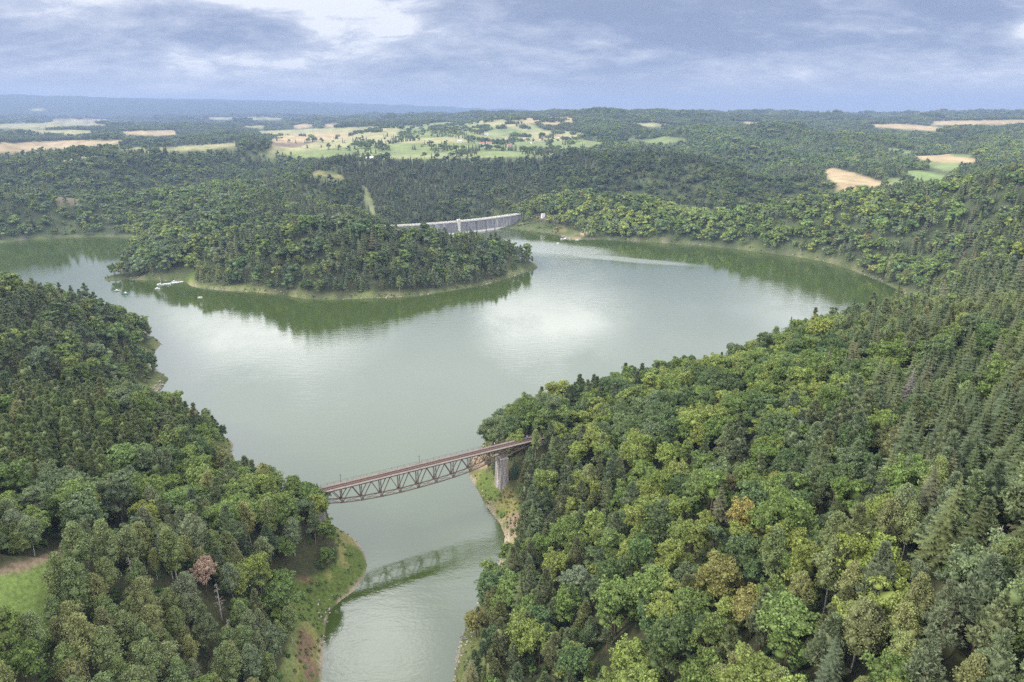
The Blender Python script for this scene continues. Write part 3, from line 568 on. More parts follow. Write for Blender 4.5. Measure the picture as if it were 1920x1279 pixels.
def broadleaf(seed, level, Ht=16, R=5.4, nl=32, leaf=.48):
    rng = np.random.default_rng(seed); q, ls = LV[level]
    if level == 2: nl = 8
    if level == 1: nl = 16
    th = rng.uniform(0, 2*PI, nl); v = np.sqrt(rng.random(nl)); ph = np.linspace(0, 1, nl)
    e = R*(.30 + .48*v)*(1 - .35*ph)
    zc = Ht - R*.55 - (Ht*.48)*(1-ph)*(.35 + .65*v)
    asym = rng.normal(0, .12*R, (2,))
    cen = np.stack([e*np.cos(th) + asym[0]*ph, e*np.sin(th) + asym[1]*ph, zc], 1)
    rad = R*rng.uniform(.19, .38, nl)*(1.35 if level == 2 else 1.15 if level == 1 else 1)
    parts = []
    if level < 2:       # every bough carries smaller clusters
        m_ = 5 if level == 0 else 3; d = rng.normal(size=(nl*m_, 3)); d[:, 2] = np.abs(d[:, 2])*.9 - .15; d /= np.linalg.norm(d, axis=1)[:, None]
        r2 = np.repeat(rad, m_); c2 = np.repeat(cen, m_, 0) + d*r2[:, None]*rng.uniform(.6, 1.0, (nl*m_, 1)); r2 = r2*rng.uniform(.34, .62, nl*m_)
    else: c2, r2 = cen, rad
    V, F_ = leaves(rng, c2, r2, max(5, int((8400 if level == 0 else 4600)*q/len(c2))), leaf*ls, up=.45, spread=.7, shell=(.65, .5)); parts.append((V, F_, 0))
    V, F_ = cores(rng, cen, rad, .52 if level == 0 else .8); parts.append((V, F_, 0))
    V, F_ = cores(rng, np.array([[0, 0, Ht*.60]]), np.array([R*.38]), 1.0, 1.1); parts.append((V, F_, 0))
    tr = []
    tr.append(tube([(0, 0, -.8), (.1, 0, Ht*.3), (0, .15, Ht*.7)], [.32, .22, .10]) + (1,))
    if level == 0:
        for i in range(0, nl, 4): tr.append(tube([(0, 0, Ht*.35), tuple(cen[i]*[.5, .5, .8]), tuple(cen[i])], [.14, .09, .03], 4) + (1,))
    return merge(parts), merge(tr)
def pine(seed, level, Ht=17, R=3.3, leaf=.40, base=.34):
    rng = np.random.default_rng(seed); q, ls = LV[level]; nl = {0: 34, 1: 14, 2: 8}[level]
    t = np.linspace(0, 1, nl); th = t*nl*2.4 + rng.uniform(0, 1, nl)
    rr = R*(.68 - .66*t**1.15)*rng.uniform(.55, 1.25, nl)
    cen = np.stack([rr*np.cos(th), rr*np.sin(th), Ht*(base + (.96-base)*t) + rng.normal(0, .25, nl)], 1)
    rad = R*(.38 - .26*t)*rng.uniform(.75, 1.2, nl)*(1.5 if level == 2 else 1.25 if level == 1 else 1)
    parts = [leaves(rng, cen, rad, max(7, int(4200*q/nl)), leaf*ls, up=.5, spread=.5, long=2.6 if level == 0 else 1.5, squash=.62) + (0,),
             cores(rng, cen, rad, .72, .6) + (0,), cores(rng, np.array([[0, 0, Ht*.68]]), np.array([R*.40]), 1.0, 2.0) + (0,)]
    tr = [tube([(0, 0, -.8), (.1, .05, Ht*.45), (0, 0, Ht*.93)], [.24, .17, .05]) + (1,)]
    if level == 0:
        for i in range(0, nl, 3): tr.append(tube([(0, 0, cen[i, 2]-.5), tuple(cen[i])], [.07, .03], 4) + (1,))
    return merge(parts), merge(tr)
def spruce(seed, level, Ht=17.5, R=3.6, droop=.30, width=.36, thin=0.0):
    rng = np.random.default_rng(seed); parts = []; V = []; F_ = []
    nw, nb, ns = {0: (22, 10, 5), 1: (9, 8, 2), 2: (6, 6, 1)}[level]
    for w in range(nw):
        t = w/(nw-1); z = Ht*(.10 + .87*t); Lr = R*(1-t)**.85*.95 + .18
        for k in range(nb):
            if rng.random() < thin: continue
            a = 2*PI*(k + rng.random()*.8)/nb + w*1.7; L_ = Lr*rng.uniform(.7, 1.15)
            d = np.array([math.cos(a), math.sin(a), 0]); s = np.array([-d[1], d[0], 0]); wd = width*L_*(1.9 if level == 2 else 1.4 if level == 1 else 1)
            dz = lambda u: -droop*L_*u**1.3 + .12*L_*u**3 + .25
            if level == 0:
                for j in range(ns):
                    u0 = j/ns*.92 + .08; u1 = u0 + .22; c0 = d*L_*u0; c0 = c0 + [0, 0, z + dz(u0)]; c1 = d*L_*min(u1 + .08, 1.08); c1 = c1 + [0, 0, z + dz(min(u1, 1.05))]
                    ww = wd*(1.15 - u0)*rng.uniform(.75, 1.3)
                    for sg in (1, -1):
                        o = len(V); tip = c1 + s*sg*ww + [0, 0, -.16*ww - .05]
                        V += [c0, c1, tip]; F_.append((o, o+1, o+2))
            else:
                o = len(V); c1 = d*L_; c1 = c1 + [0, 0, z + dz(1)]
                m = d*L_*.5; V += [np.array([0, 0, z+.35]), m + s*wd + [0, 0, z + dz(.5) - .2], c1, m - s*wd + [0, 0, z + dz(.5) - .2]]; F_ += [(o, o+1, o+2), (o, o+2, o+3)]
    parts.append((np.array(V), np.array(F_), 0))
    # inner mass of needles and dead twigs
    n = 7; ring = [(R*.42*(1-t)**.9 + .05, Ht*(.12 + .86*t)) for t in np.linspace(0, 1, n)]
    cv, cf = tube([(0, 0, z) for r_, z in ring], [r_ for r_, z in ring], 7); parts.append((cv + rng.normal(0, .12, cv.shape), cf, 0))
    if level == 0:      # leader shoot
        parts.append(tube([(0, 0, Ht*.96), (0, 0, Ht*1.02)], [.09, .02], 4) + (0,))
    return merge(parts), merge([tube([(0, 0, -.8), (0, 0, Ht*.5), (0, 0, Ht*.98)], [.26, .16, .03]) + (1,)])
def birch(seed, level, Ht=15.5, R=3.2, leaf=.33):
    rng = np.random.default_rng(seed); q, ls = LV[level]; nl = {0: 24, 1: 12, 2: 7}[level]
    t = np.linspace(0, 1, nl); th = t*nl*2.4 + rng.uniform(0, 1.2, nl); prof = np.sin(PI*np.clip(.12 + .86*t, 0, 1))**.8
    rr = R*.62*prof*rng.uniform(.4, 1.2, nl)
    cen = np.stack([rr*np.cos(th), rr*np.sin(th), Ht*(.34 + .60*t)], 1)
    rad = R*(.24 + .20*prof)*rng.uniform(.8, 1.2, nl)*(1.4 if level == 2 else 1.2 if level == 1 else 1)
    parts = [leaves(rng, cen, rad, max(7, int(5000*q/nl)), leaf*ls, up=.1, spread=.8, squash=1.35, shell=(.65, .5)) + (0,),
             cores(rng, cen, rad, .55, 1.3) + (0,)]
    tr = [tube([(0, 0, -.8), (.15, 0, Ht*.4), (0, .1, Ht*.92)], [.17, .12, .03]) + (1,)]
    if level == 0:
        for i in range(2, nl, 3): tr.append(tube([(0, 0, cen[i, 2]-1.6), tuple(cen[i])], [.05, .02], 4) + (1,))
    return merge(parts), merge(tr)
def bare(seed, Ht=15, R=2.0, conif=True):
    rng = np.random.default_rng(seed); tr = [tube([(0, 0, -.8), (0, .1, Ht*.5), (.1, 0, Ht)], [.24, .15, .04], 6) + (0,)]
    for k in range(34):
        t = rng.uniform(.25, .97); a = rng.uniform(0, 2*PI); l = R*(1.1-t)*rng.uniform(.6, 1.3) + .3; d = np.array([math.cos(a), math.sin(a), 0])
        z = Ht*t; up = -.15 if conif else .7; e1 = d*l + [0, 0, z + up*l]; m_ = d*l*.5 + [0, 0, z + up*.4*l]
        tr.append(tube([(0, 0, z), m_, e1], [.06, .04, .015], 4) + (0,))
        for q in range(3):
            u = rng.uniform(.4, 1); p = np.array([0, 0, z])*(1-u) + e1*u; a2 = a + rng.choice([-1, 1])*rng.uniform(.4, 1.0)
            tr.append(tube([p, p + np.array([math.cos(a2), math.sin(a2), up*.5])*l*.35], [.03, .01], 3) + (0,))
    return merge(tr)

def clump(seed, conif):
    """a far-off patch of wood, about 26 m across"""
    rng = np.random.default_rng(seed); parts = []
    for k in range(9):
        a = rng.uniform(0, 2*PI); r = 11*math.sqrt(rng.random()); (v, f_, mi), _ = (spruce if conif and rng.random() < .7 else broadleaf)(seed*10 + k, 2)
        sc = rng.uniform(.75, 1.1)
        for ff, mk in zip(f_, [0]*len(f_)): parts.append((v*[sc, sc, sc*.95] + [r*math.cos(a), r*math.sin(a), rng.uniform(-2.5, 1)], ff, 0)); 
    return parts
KINDS = {'broadleaf': (broadleaf, [dict(), dict(R=6.5, Ht=17, nl=38), dict(R=4.6, Ht=15), dict(R=5.6, Ht=14.5, nl=32), dict(R=5.0, Ht=18), dict(R=4.0, Ht=13, nl=22), dict(R=4.4, Ht=18, nl=30), dict(R=6.0, Ht=15, nl=26)], 'bark'),
         'pine': (pine, [dict(), dict(R=3.8, Ht=18.5), dict(R=2.9, Ht=17), dict(R=3.6, Ht=15.5, base=.28), dict(R=3.9, Ht=17, base=.46)], 'pine_bark'),
         'spruce': (spruce, [dict(), dict(R=4.0, Ht=19), dict(R=3.2, Ht=16), dict(R=3.6, Ht=18.5, thin=.25)], 'bark'),
         'birch': (birch, [dict(), dict(R=3.6, Ht=15), dict(R=2.7, Ht=16.5)], 'birch_bark'),
         'larch': (pine, [dict(R=3.3, Ht=16, base=.22), dict(R=3.0, Ht=14.5, base=.18), dict(R=3.6, Ht=15, base=.2)], 'bark')}
CROWN, TRUNK, POOL = {}, {}, {}
def build_kind(kind, near):
    fn, variants, bark = KINDS[kind]
    for i, kw in enumerate(variants):
        (cv, cf, _), (tv, tf, _) = fn(100 + i*7 + len(kind), 0, **kw)
        CROWN[kind, i] = np_mesh(kind + '_crown', cv, cf, [M['leaf']]); TRUNK[kind, i] = np_mesh(kind + '_trunk', tv, tf, [M[bark]])
    for lev in (0, 1, 2):
        col = bpy.data.collections.new(f'{kind}_source_{lev}'); POOL[kind, lev] = col
        for i, kw in enumerate(variants):
            (cv, cf, _), (tv, tf, _) = fn(100 + i*7 + len(kind), lev, **kw)
            parts = [(cv, f_, 0) for f_ in cf[:1]]
            V = np.concatenate([cv, tv]); fs = list(cf) + [f_ + len(cv) for f_ in tf]; mi = np.concatenate([np.zeros(sum(map(len, cf)), int), np.ones(sum(map(len, tf)), int)])
            me = np_mesh(f'{kind}_tree', V, fs, [M['leaf_inst'], M[bark]], mi)
            col.objects.link(bpy.data.objects.new(f'{kind}_{lev}_{i}', me))
for k in KINDS: build_kind(k, True)
for conif in (0, 1):
    col = bpy.data.collections.new(f'wood_source_{conif}'); POOL['wood', conif] = col
    for i in range(4):
        fn = clump(50 + i + 9*conif, conif); rngc = np.random.default_rng(i)
        Vs, Fs, o, seen = [], [], 0, None
        for V, f_, _ in fn:
            Vs.append(V); Fs.append(f_ + o); o += len(V)
        col.objects.link(bpy.data.objects.new(f'wood_{conif}_{i}', np_mesh('wood_patch', np.concatenate(Vs), Fs, [M['leaf_inst']])))

def scatter_group(col):
    ng = bpy.data.node_groups.new('scatter', 'GeometryNodeTree')
    ng.interface.new_socket('Geometry', in_out='INPUT', socket_type='NodeSocketGeometry'); ng.interface.new_socket('Geometry', in_out='OUTPUT', socket_type='NodeSocketGeometry')
    N = ng.nodes; L = ng.links; gi = N.new('NodeGroupInput'); go = N.new('NodeGroupOutput')
    m2p = N.new('GeometryNodeMeshToPoints'); L.new(gi.outputs[0], m2p.inputs['Mesh'])
    ip = N.new('GeometryNodeInstanceOnPoints'); L.new(m2p.outputs[0], ip.inputs['Points'])
    ci = N.new('GeometryNodeCollectionInfo'); ci.inputs['Collection'].default_value = col; ci.inputs['Separate Children'].default_value = True; ci.inputs['Reset Children'].default_value = True
    L.new(ci.outputs[0], ip.inputs['Instance']); ip.inputs['Pick Instance'].default_value = True
    def na(t, nm):
        n = N.new('GeometryNodeInputNamedAttribute'); n.data_type = t; n.inputs['Name'].default_value = nm; return n.outputs['Attribute']
    L.new(na('INT', 'variant'), ip.inputs['Instance Index']); L.new(na('FLOAT_VECTOR', 'size'), ip.inputs['Scale'])
    L.new(na('FLOAT_VECTOR', 'turn'), ip.inputs['Rotation'])
    L.new(ip.outputs[0], go.inputs[0]); return ng
def scatter(name, col, x, y, z, scl, tint, label, seed=0, nv=1, tilt=.04):
    n = len(x)
    if n == 0: return
    rng = np.random.default_rng(seed); me = bpy.data.meshes.new(name); me.vertices.add(n)
    me.vertices.foreach_set('co', np.stack([x, y, z], 1).astype(np.float32).ravel())
    def at(nm, t, arr, key='value'):
        a = me.attributes.new(nm, t, 'POINT'); a.data.foreach_set(key, np.ascontiguousarray(arr).ravel())
    at('variant', 'INT', rng.integers(0, nv, n).astype(np.int32))
    at('size', 'FLOAT_VECTOR', np.asarray(scl, np.float32), 'vector')
    at('turn', 'FLOAT_VECTOR', np.stack([rng.normal(0, tilt, n), rng.normal(0, tilt, n), rng.uniform(0, 2*PI, n)], 1).astype(np.float32), 'vector')
    at('tint', 'FLOAT_COLOR', np.concatenate([tint, np.ones((n, 1))], 1).astype(np.float32), 'color')
    o = link(name, me, label=label, kind='stuff'); md = o.modifiers.new('scatter', 'NODES'); md.node_group = scatter_group(col); return o

# ------------------------------------------------------------------ where trees stand and of what kind
PAL = {'broadleaf': [('mid green', (.125,.170,.042), 6), ('dark green', (.082,.120,.040), 2.4), ('yellow-green', (.175,.210,.048), 1.3), ('grey-green', (.122,.156,.068), 1.2), ('ochre', (.20,.18,.06), .04)],
       'pine': [('grey-green', (.142,.172,.084), 5), ('dark', (.100,.130,.062), 1.4), ('olive', (.145,.160,.068), 1.4)],
       'spruce': [('dark', (.084,.105,.044), 4), ('brownish', (.120,.122,.060), 1.2), ('olive', (.112,.134,.054), 2.4)],
       'birch': [('pale green', (.160,.195,.070), 4), ('yellowish', (.185,.195,.070), 1.0), ('greyish', (.148,.172,.084), .7)],
       'larch': [('soft green', (.145,.178,.066), 4), ('olive', (.150,.162,.068), 1)]}
# share of kinds by region of the photo: (px, py, radius x, radius y, {kind: weight})
REG = [(1760,720,190,110,dict(spruce=7,birch=.4)), (1900,640,120,150,dict(spruce=6)), (1680,960,300,160,dict(pine=2.2,broadleaf=1.5,birch=1.2)), (1760,1150,240,160,dict(pine=5,spruce=.9,birch=.5)),
       (1080,1000,90,140,dict(pine=5)), (1010,1200,160,110,dict(pine=2.6,broadleaf=1)), (1300,900,260,220,dict(broadleaf=7)), (1480,760,220,110,dict(broadleaf=8)), (1290,670,60,28,dict(pine=8)), (1180,850,80,60,dict(pine=3,broadleaf=1)),
       (1640,580,140,40,dict(birch=2.5,pine=1.5,broadleaf=2)), (1330,1150,200,100,dict(pine=1.2,broadleaf=3.5)),
       (330,1190,330,110,dict(birch=7,pine=.5,broadleaf=1.2)), (300,1010,220,90,dict(broadleaf=3.5,birch=1.3,pine=.3)), (500,990,120,70,dict(birch=2.2,pine=2,broadleaf=1.2)), (90,830,150,80,dict(larch=8)), (220,720,60,40,dict(larch=2,birch=1)),
       (330,840,140,80,dict(broadleaf=4,birch=.9)), (120,630,200,100,dict(broadleaf=5,birch=.8,pine=.8)), (190,560,120,30,dict(pine=2.4,broadleaf=1.4)), (60,930,200,50,dict(broadleaf=5)),
       (560,480,200,60,dict(broadleaf=5,birch=.4,pine=.6)), (720,440,200,26,dict(spruce=3,pine=2,broadleaf=1)), (900,480,90,40,dict(pine=2,broadleaf=2)), (300,480,100,40,dict(broadleaf=6)),
       (760,350,160,60,dict(spruce=7,broadleaf=.6)), (540,340,70,40,dict(spruce=2,broadleaf=1.5)), (250,390,260,60,dict(broadleaf=6,pine=.5)), (80,360,60,30,dict(spruce=2,broadleaf=3)),
       (1150,400,250,40,dict(broadleaf=7)), (1450,430,250,50,dict(broadleaf=7)), (1780,440,140,70,dict(broadleaf=3,spruce=1,pine=2.5)), (1100,310,200,30,dict(broadleaf=5,spruce=1.5)), (1350,280,250,50,dict(broadleaf=5,spruce=1.5)),
       (500,245,900,26,dict(spruce=2,broadleaf=2)), (1400,240,600,30,dict(broadleaf=3,spruce=1.5))]
TREG = [(1450,410,420,45,'yellow-green',3.5),(1050,390,90,30,'yellow-green',3),(1300,290,500,40,'dark green',3.0),(800,340,260,60,'dark green',3),(540,430,160,25,'yellow-green',2.5),(300,330,300,25,'yellow-green',1.5),(700,490,300,35,'dark green',2),(1330,950,220,130,'yellow-green',3.0), (1530,830,190,110,'mid green',2.5), (1540,900,120,70,'dark green',2.5), (1400,740,180,60,'yellow-green',1.2), (1130,1130,60,40,'grey-green',3), (150,700,200,80,'mid green',2), (100,620,150,50,'dark green',2),
        (1080,900,70,50,'yellow-green',3), (1130,390,180,30,'yellow-green',1.6), (1700,430,200,60,'grey-green',2), (300,400,300,60,'grey-green',2.2), (260,960,60,30,'yellow-green',3), (560,480,220,50,'dark green',1.2)]
KN = list(KINDS)
def choose(x, y, z, rng):
    px, py = to_px(x, y, z + 12); w = np.zeros((len(x), len(KN))); w[:, 0] = .7; w[:, 1] = .10; w[:, 2] = .07; w[:, 3] = .12
    for (cx, cy, rx, ry, d) in REG:
        g = np.exp(-((px-cx)/rx)**2 - ((py-cy)/ry)**2)
        for k, a in d.items(): w[:, KN.index(k)] += a*g
    for i in range(len(KN)): w[:, i] *= np.exp(3.4*fbm(x, y, 52, 70+i, 2))
    w /= w.sum(1)[:, None]; u = rng.random(len(x))[:, None]; kind = (w.cumsum(1) < u).sum(1).clip(0, len(KN)-1)
    tint = np.zeros((len(x), 3)); tn = np.empty(len(x), object)
    for i, k in enumerate(KN):
        m = np.where(kind == i)[0]
        if not len(m): continue
        ww = np.tile([p[2] for p in PAL[k]], (len(m), 1)).astype(float)
        for (cx, cy, rx, ry, nm, am) in TREG:
            for j, p in enumerate(PAL[k]):
                if p[0] == nm: ww[:, j] *= 1 + am*np.exp(-((px[m]-cx)/rx)**2 - ((py[m]-cy)/ry)**2)
        for j in range(ww.shape[1]): ww[:, j] *= np.exp(2.4*fbm(x[m], y[m], 60, 90+j*3+i, 2))
        ww /= ww.sum(1)[:, None]; c = (ww.cumsum(1) < rng.random(len(m))[:, None]).sum(1).clip(0, ww.shape[1]-1)
        tint[m] = np.array([p[1] for p in PAL[k]])[c]; tn[m] = np.array([p[0] for p in PAL[k]], object)[c]
    tint = tint*rng.uniform(.86, 1.14, (len(x), 1))*np.stack([rng.uniform(.94, 1.07, len(x)), np.ones(len(x)), rng.uniform(.88, 1.1, len(x))], 1)
    r = np.hypot(x, y); sg = lambda v, c, w: 1/(1+np.exp(-(v-c)/w))      # stand tones by ridge, with relief shade and haze put into the tint
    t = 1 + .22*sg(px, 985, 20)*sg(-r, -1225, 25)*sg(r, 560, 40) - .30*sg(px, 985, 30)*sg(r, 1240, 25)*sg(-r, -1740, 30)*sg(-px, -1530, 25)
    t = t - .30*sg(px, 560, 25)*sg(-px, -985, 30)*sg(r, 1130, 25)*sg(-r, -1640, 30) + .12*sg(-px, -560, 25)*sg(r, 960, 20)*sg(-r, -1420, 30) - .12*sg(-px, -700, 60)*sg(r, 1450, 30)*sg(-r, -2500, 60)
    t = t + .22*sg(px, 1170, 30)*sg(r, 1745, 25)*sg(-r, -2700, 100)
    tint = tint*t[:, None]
    return kind, tint, tn
def jitter_grid(r0, r1, step, rng, margin=7):
    half = math.radians(37.2 + margin)
    nx = int(2*r1*math.sin(half)/step) + 2; ny = int(r1/step) + 2
    X, Y = np.meshgrid((np.arange(nx) - nx/2)*step, np.arange(ny)*step); X = X + (np.arange(ny)[:, None] % 2)*step*.5
    X = (X + rng.uniform(-.36, .36, X.shape)*step).ravel(); Y = (Y + rng.uniform(-.36, .36, Y.shape)*step).ravel()
    r = np.hypot(X, Y); a = np.abs(np.arctan2(X, Y))
    k = (r >= r0) & (r < r1) & (a < np.where(r < 260, half + .12, half)); return X[k], Y[k]
DAM = np.array([(14,1139),(7,1131),(-20,1104),(-48,1079),(-80,1056),(-112,1037),(-147,1021),(-180,1009),(-210,1001)], float)
def ground_at(px, py, top=0.0, r0=60, r1=20000):
    """world point whose top (that many metres above ground) shows at this pixel"""
    d = ray(px, py); rr = np.exp(np.linspace(math.log(r0), math.log(r1), 1600)); t = rr/math.hypot(d[0], d[1])
    x = d[0]*t; y = d[1]*t; z = H + d[2]*t; g = ground(x, y); k = np.argmax(z <= g + top)
    return np.array([x[k], y[k], g[k]])
KEEP = [(-74,246,3.5)] + [(*P(a_, b_, 6)[:2], 6.5) for a_, b_ in ((412,868),(428,888),(440,905),(418,845))]          # (x, y, radius) kept free of trees
def clear(x, y, z, keep):
    """keep-out zones: the bridge deck and its abutments, the dam, the buildings"""
    u = np.array([75.2, 40.]); u /= np.linalg.norm(u); rx = x + 80; ry = y - 250
    al = rx*u[0] + ry*u[1]; ac = np.abs(-rx*u[1] + ry*u[0])
    k = ~((al > 1) & (al < 106) & (ac < 5.5))
    for a, b in zip(DAM[:-1], DAM[1:]):
        d = b - a; t = np.clip(((x-a[0])*d[0] + (y-a[1])*d[1])/(d @ d), 0, 1); k &= (x-a[0]-t*d[0])**2 + (y-a[1]-t*d[1])**2 > 13**2
    for (cx, cy, r) in KEEP: k &= (x-cx)**2 + (y-cy)**2 > r*r
    return k
# buildings: pixel of the foot, length, width, eaves height, turn, look
HOUSES = [(904,271,13,8,3.6,.3,'white walls and red roof, left one of the touching pair in the village meadow','red'),(917,271,15,9,3.8,.3,'white walls and red roof, right one of the touching pair in the village meadow','red'),
 (956,275,13,9,3.4,-.3,'weathered red roof beside the dark hedge at the meadow edge','red'),(998,269,10,8,4,.5,'small white house with a red roof right of the dark hedge','red'),(1012,266,9,8,5.5,.1,'tall pale pink house at the right end of the village','pink'),
 (951,262,15,9,3.2,.1,'long low house with a faded pink roof above the village pair','pink'),(985,262,18,9,3.2,0,'long barn with a faded pink roof in the village centre','pink'),(912,254,14,9,3.2,.2,'farmhouse with a pale grey roof highest on the meadow slope','grey'),
 (1048,258,15,9,3.4,-.2,'house with a brownish roof at the forest edge right of the village','brown'),(862,267,13,8,3.4,.2,'pale house with a grey roof alone left of the village','grey')]
_hp = []
for h_ in HOUSES:
    g_ = ground_at(h_[0], h_[1], 0, 1300, 3500); _hp.append(g_); l_ = math.hypot(g_[0], g_[1])
    for q_ in (0, 14, 28, 44): KEEP.append((g_[0]*(1-q_/l_), g_[1]*(1-q_/l_), 12))
SHED = ground_at(688, 297, 0, 1250, 2200); _l = math.hypot(SHED[0], SHED[1])
for q_ in (0, 14, 30, 46):
    for w_ in (-14, 0, 14): KEEP.append((SHED[0]*(1-q_/_l) + w_, SHED[1]*(1-q_/_l), 12))
HUT = ground_at(1018, 408, 0, 900, 1400)
if True: KEEP += [(HUT[0], HUT[1], 8), (HUT[0]*.985, HUT[1]*.985, 8)]
def stand(r0, r1, step, seed, fn=None):
    rng = np.random.default_rng(seed); x, y = jitter_grid(r0, r1, step, rng)
    sd = np.full(len(x), 999.0); m = np.hypot(x, y) < 1700; sd[m] = sdist(x[m], y[m]); k = sd > 3; x, y, sd = x[k], y[k], sd[k]
    z = ground(x, y, sd); k = ~hidden(x, y, z + (19 if r1 < 2600 else 24)); x, y, z, sd = x[k], y[k], z[k], sd[k]
    _, fr = cover(x, y, z, sd); px, py = to_px(x, y, z + 22)
    if r1 > 1100:       # field edges: no tall trees where their crowns would stand over the field
        _, f2 = cover(x, y, z + (10 if r1 < 2800 else 15), sd + 12); fr = np.where((fr == 0) & (f2 == 1), 1, fr)
    qx, qy = to_px(x, y, z); rr = np.hypot(x, y)          # hedgerows and orchard trees in the village meadows
    hed = (fr == 1) & (rr > 1450) & (rr < 3600) & (qx > 440) & (qx < 1130) & (((fbm(x, y, 60, 201, 2) > .33) & (qx > 660)) | (np.abs(fbm(x, y, 260, 207, 1)) < .022)) & (rng.random(len(x)) < .6)
    fr = np.where(hed, 0, fr)
    k = (fr == 0) & clear(x, y, z, None) & (py < 1279 + 60)
    return x[k], y[k], z[k], sd[k], rng

def size_of(kind, sd, r, rng):
    n = len(kind); base = rng.normal(1.0, .15, n).clip(.62, 1.35); small = rng.random(n) < .12; base[small] *= .72
    base *= np.clip(.68 + sd/45, .5, 1.0)
    hz = base*rng.uniform(.92, 1.12, n); return np.stack([base, base, hz], 1)
NEAR = []
def take(r0, r1, sb, sc_, seed):
    out = []
    for step, bl in ((sb, True), (sc_, False)):
        x, y, z, sd, rng = stand(r0, r1, step, seed + (0 if bl else 500))
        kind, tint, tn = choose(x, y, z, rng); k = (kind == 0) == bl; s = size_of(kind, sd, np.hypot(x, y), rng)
        out.append([a[k] for a in (x, y, z, sd, kind, tint, tn, s)])
    return [np.concatenate([a[i] for a in out]) for i in range(8)]
SPECIAL = []   # (kind or bare, px, py of the top, height, spread scale, tint, label, category)
for q in [('broadleaf',376,1042,15,.85,(.36,.25,.175),'dead tree with a rusty brown crown on the left slope','dead tree'),
 ('broadleaf',262,942,15,1.15,(.21,.23,.045),'broad bright yellow-green oak on the left bank, brightest crown there','broadleaf tree'),
 ('broadleaf',1402,935,17,1.0,(.24,.20,.055),'tall ochre-tinted beech in the middle of the right slope','broadleaf tree'),
 ('broadleaf',1370,885,14,.85,(.15,.135,.055),'olive-brown beech just above the tall ochre one','broadleaf tree'),
 ('broadleaf',1455,880,14,.7,(.21,.19,.05),'slim yellowish tree upper right of the tall ochre beech','broadleaf tree'),
 ('broadleaf',1660,645,15,1.1,(.19,.165,.045),'round olive-gold tree at the left edge of the dark spruces','broadleaf tree'),
 ('broadleaf',415,797,11,.72,(.075,.115,.035),'lone dark tree on the sandy cliff of the left shore','broadleaf tree'),
 ('broadleaf',1492,1130,16,1.5,(.125,.175,.045),'largest round green crown near the bottom, right of centre','broadleaf tree'),
 ('broadleaf',1430,1225,12,.95,(.155,.21,.05),'bright green round crown at the bottom edge right of centre','broadleaf tree'),
 ('broadleaf',1080,1062,15,1.2,(.15,.18,.10),'tree with whitish blossom-like leaf tips above the eroded right bank','broadleaf tree'),
 ('spruce',965,860,11,.95,(.040,.065,.032),'dark rounded spruce right beside the stone pier','spruce tree'),
 ('birch',545,975,17,1.1,(.16,.19,.09),'tall pale birch with a white trunk nearest the grassy bank','birch tree'),
 ('birch',490,1010,16,1.25,(.165,.19,.08),'wide pale birch left of the tall one by the grassy bank','birch tree'),
 ('birch',88,905,13,1.0,(.19,.21,.12),'pale whitish birch among dark crowns above the meadow','birch tree'),
 ('spruce',1570,1190,17,1.0,(.085,.105,.055),'pointed light green spruce at the bottom edge near the track','spruce tree'),
 ('spruce',1715,690,16,1.05,(.17,.16,.13),'sparse greyish spruce at the lower edge of the spruce stand','spruce tree'),
 ('spruce',1810,470,19,1.0,(.17,.11,.085),'leftmost of the reddish-brown dead spruces on the far right slope','spruce tree'),
 ('spruce',1834,462,20,1.0,(.18,.115,.09),'middle one of the reddish-brown dead spruces on the far right slope','spruce tree'),
 ('spruce',1852,468,19,.9,(.18,.115,.09),'rightmost of the reddish-brown dead spruces on the far right slope','spruce tree'),
 ('bare',405,1095,14,1,None,'bare grey snag just below the brown dead pine','dead tree'),('bare',240,1045,11,.9,None,'bare whitish dead tree left of the pale birches','dead tree'),
 ('bare',224,812,14,.9,None,'bare pinkish-grey dead larch above the left bank woods','dead tree'),('bare',425,1160,12,1,None,'bare grey snag lowest on the left slope','dead tree'),
 ('bare',1445,855,8,.8,None,'small bare dead tree beside the slim yellowish one','dead tree'),('bare',1720,715,14,1,None,'bare pale dead spruce under the spruce stand','dead tree'),
 ('bare',1370,905,9,1.1,None,'bare grey branches showing below the olive-brown beech','dead tree'),('bare',1640,960,13,.8,None,'thin bare birch on the right slope among live ones','dead tree'),
 ('bare',323,748,10,.6,None,'thin bare snag on the left shore skyline','dead tree'),('bare',1880,985,13,1,None,'bare dead tree near the right edge','dead tree')]:
    g_ = ground_at(q[1], q[2], q[3]); SPECIAL.append((q, g_)); KEEP.append((g_[0], g_[1], 4.2 if q[3] > 10 else 3))
    if q[1] in (376, 415, 405): l_ = math.hypot(g_[0], g_[1]); KEEP.append((g_[0]*(1-6/l_), g_[1]*(1-6/l_), 4.5))
X, Y, Z, SD, KD, TI, TN, SZ = take(56, 450, 7.5, 5.1, 11); SZ = SZ*[1.1, 1.1, 1.0]
Z = Z - .15
PX, PY = to_px(X, Y, Z + 14); DI = np.sqrt(X**2 + Y**2 + (Z-H)**2)
vis = (PX > -5) & (PX < 1925) & (PY < 1300) & (PY > 200)

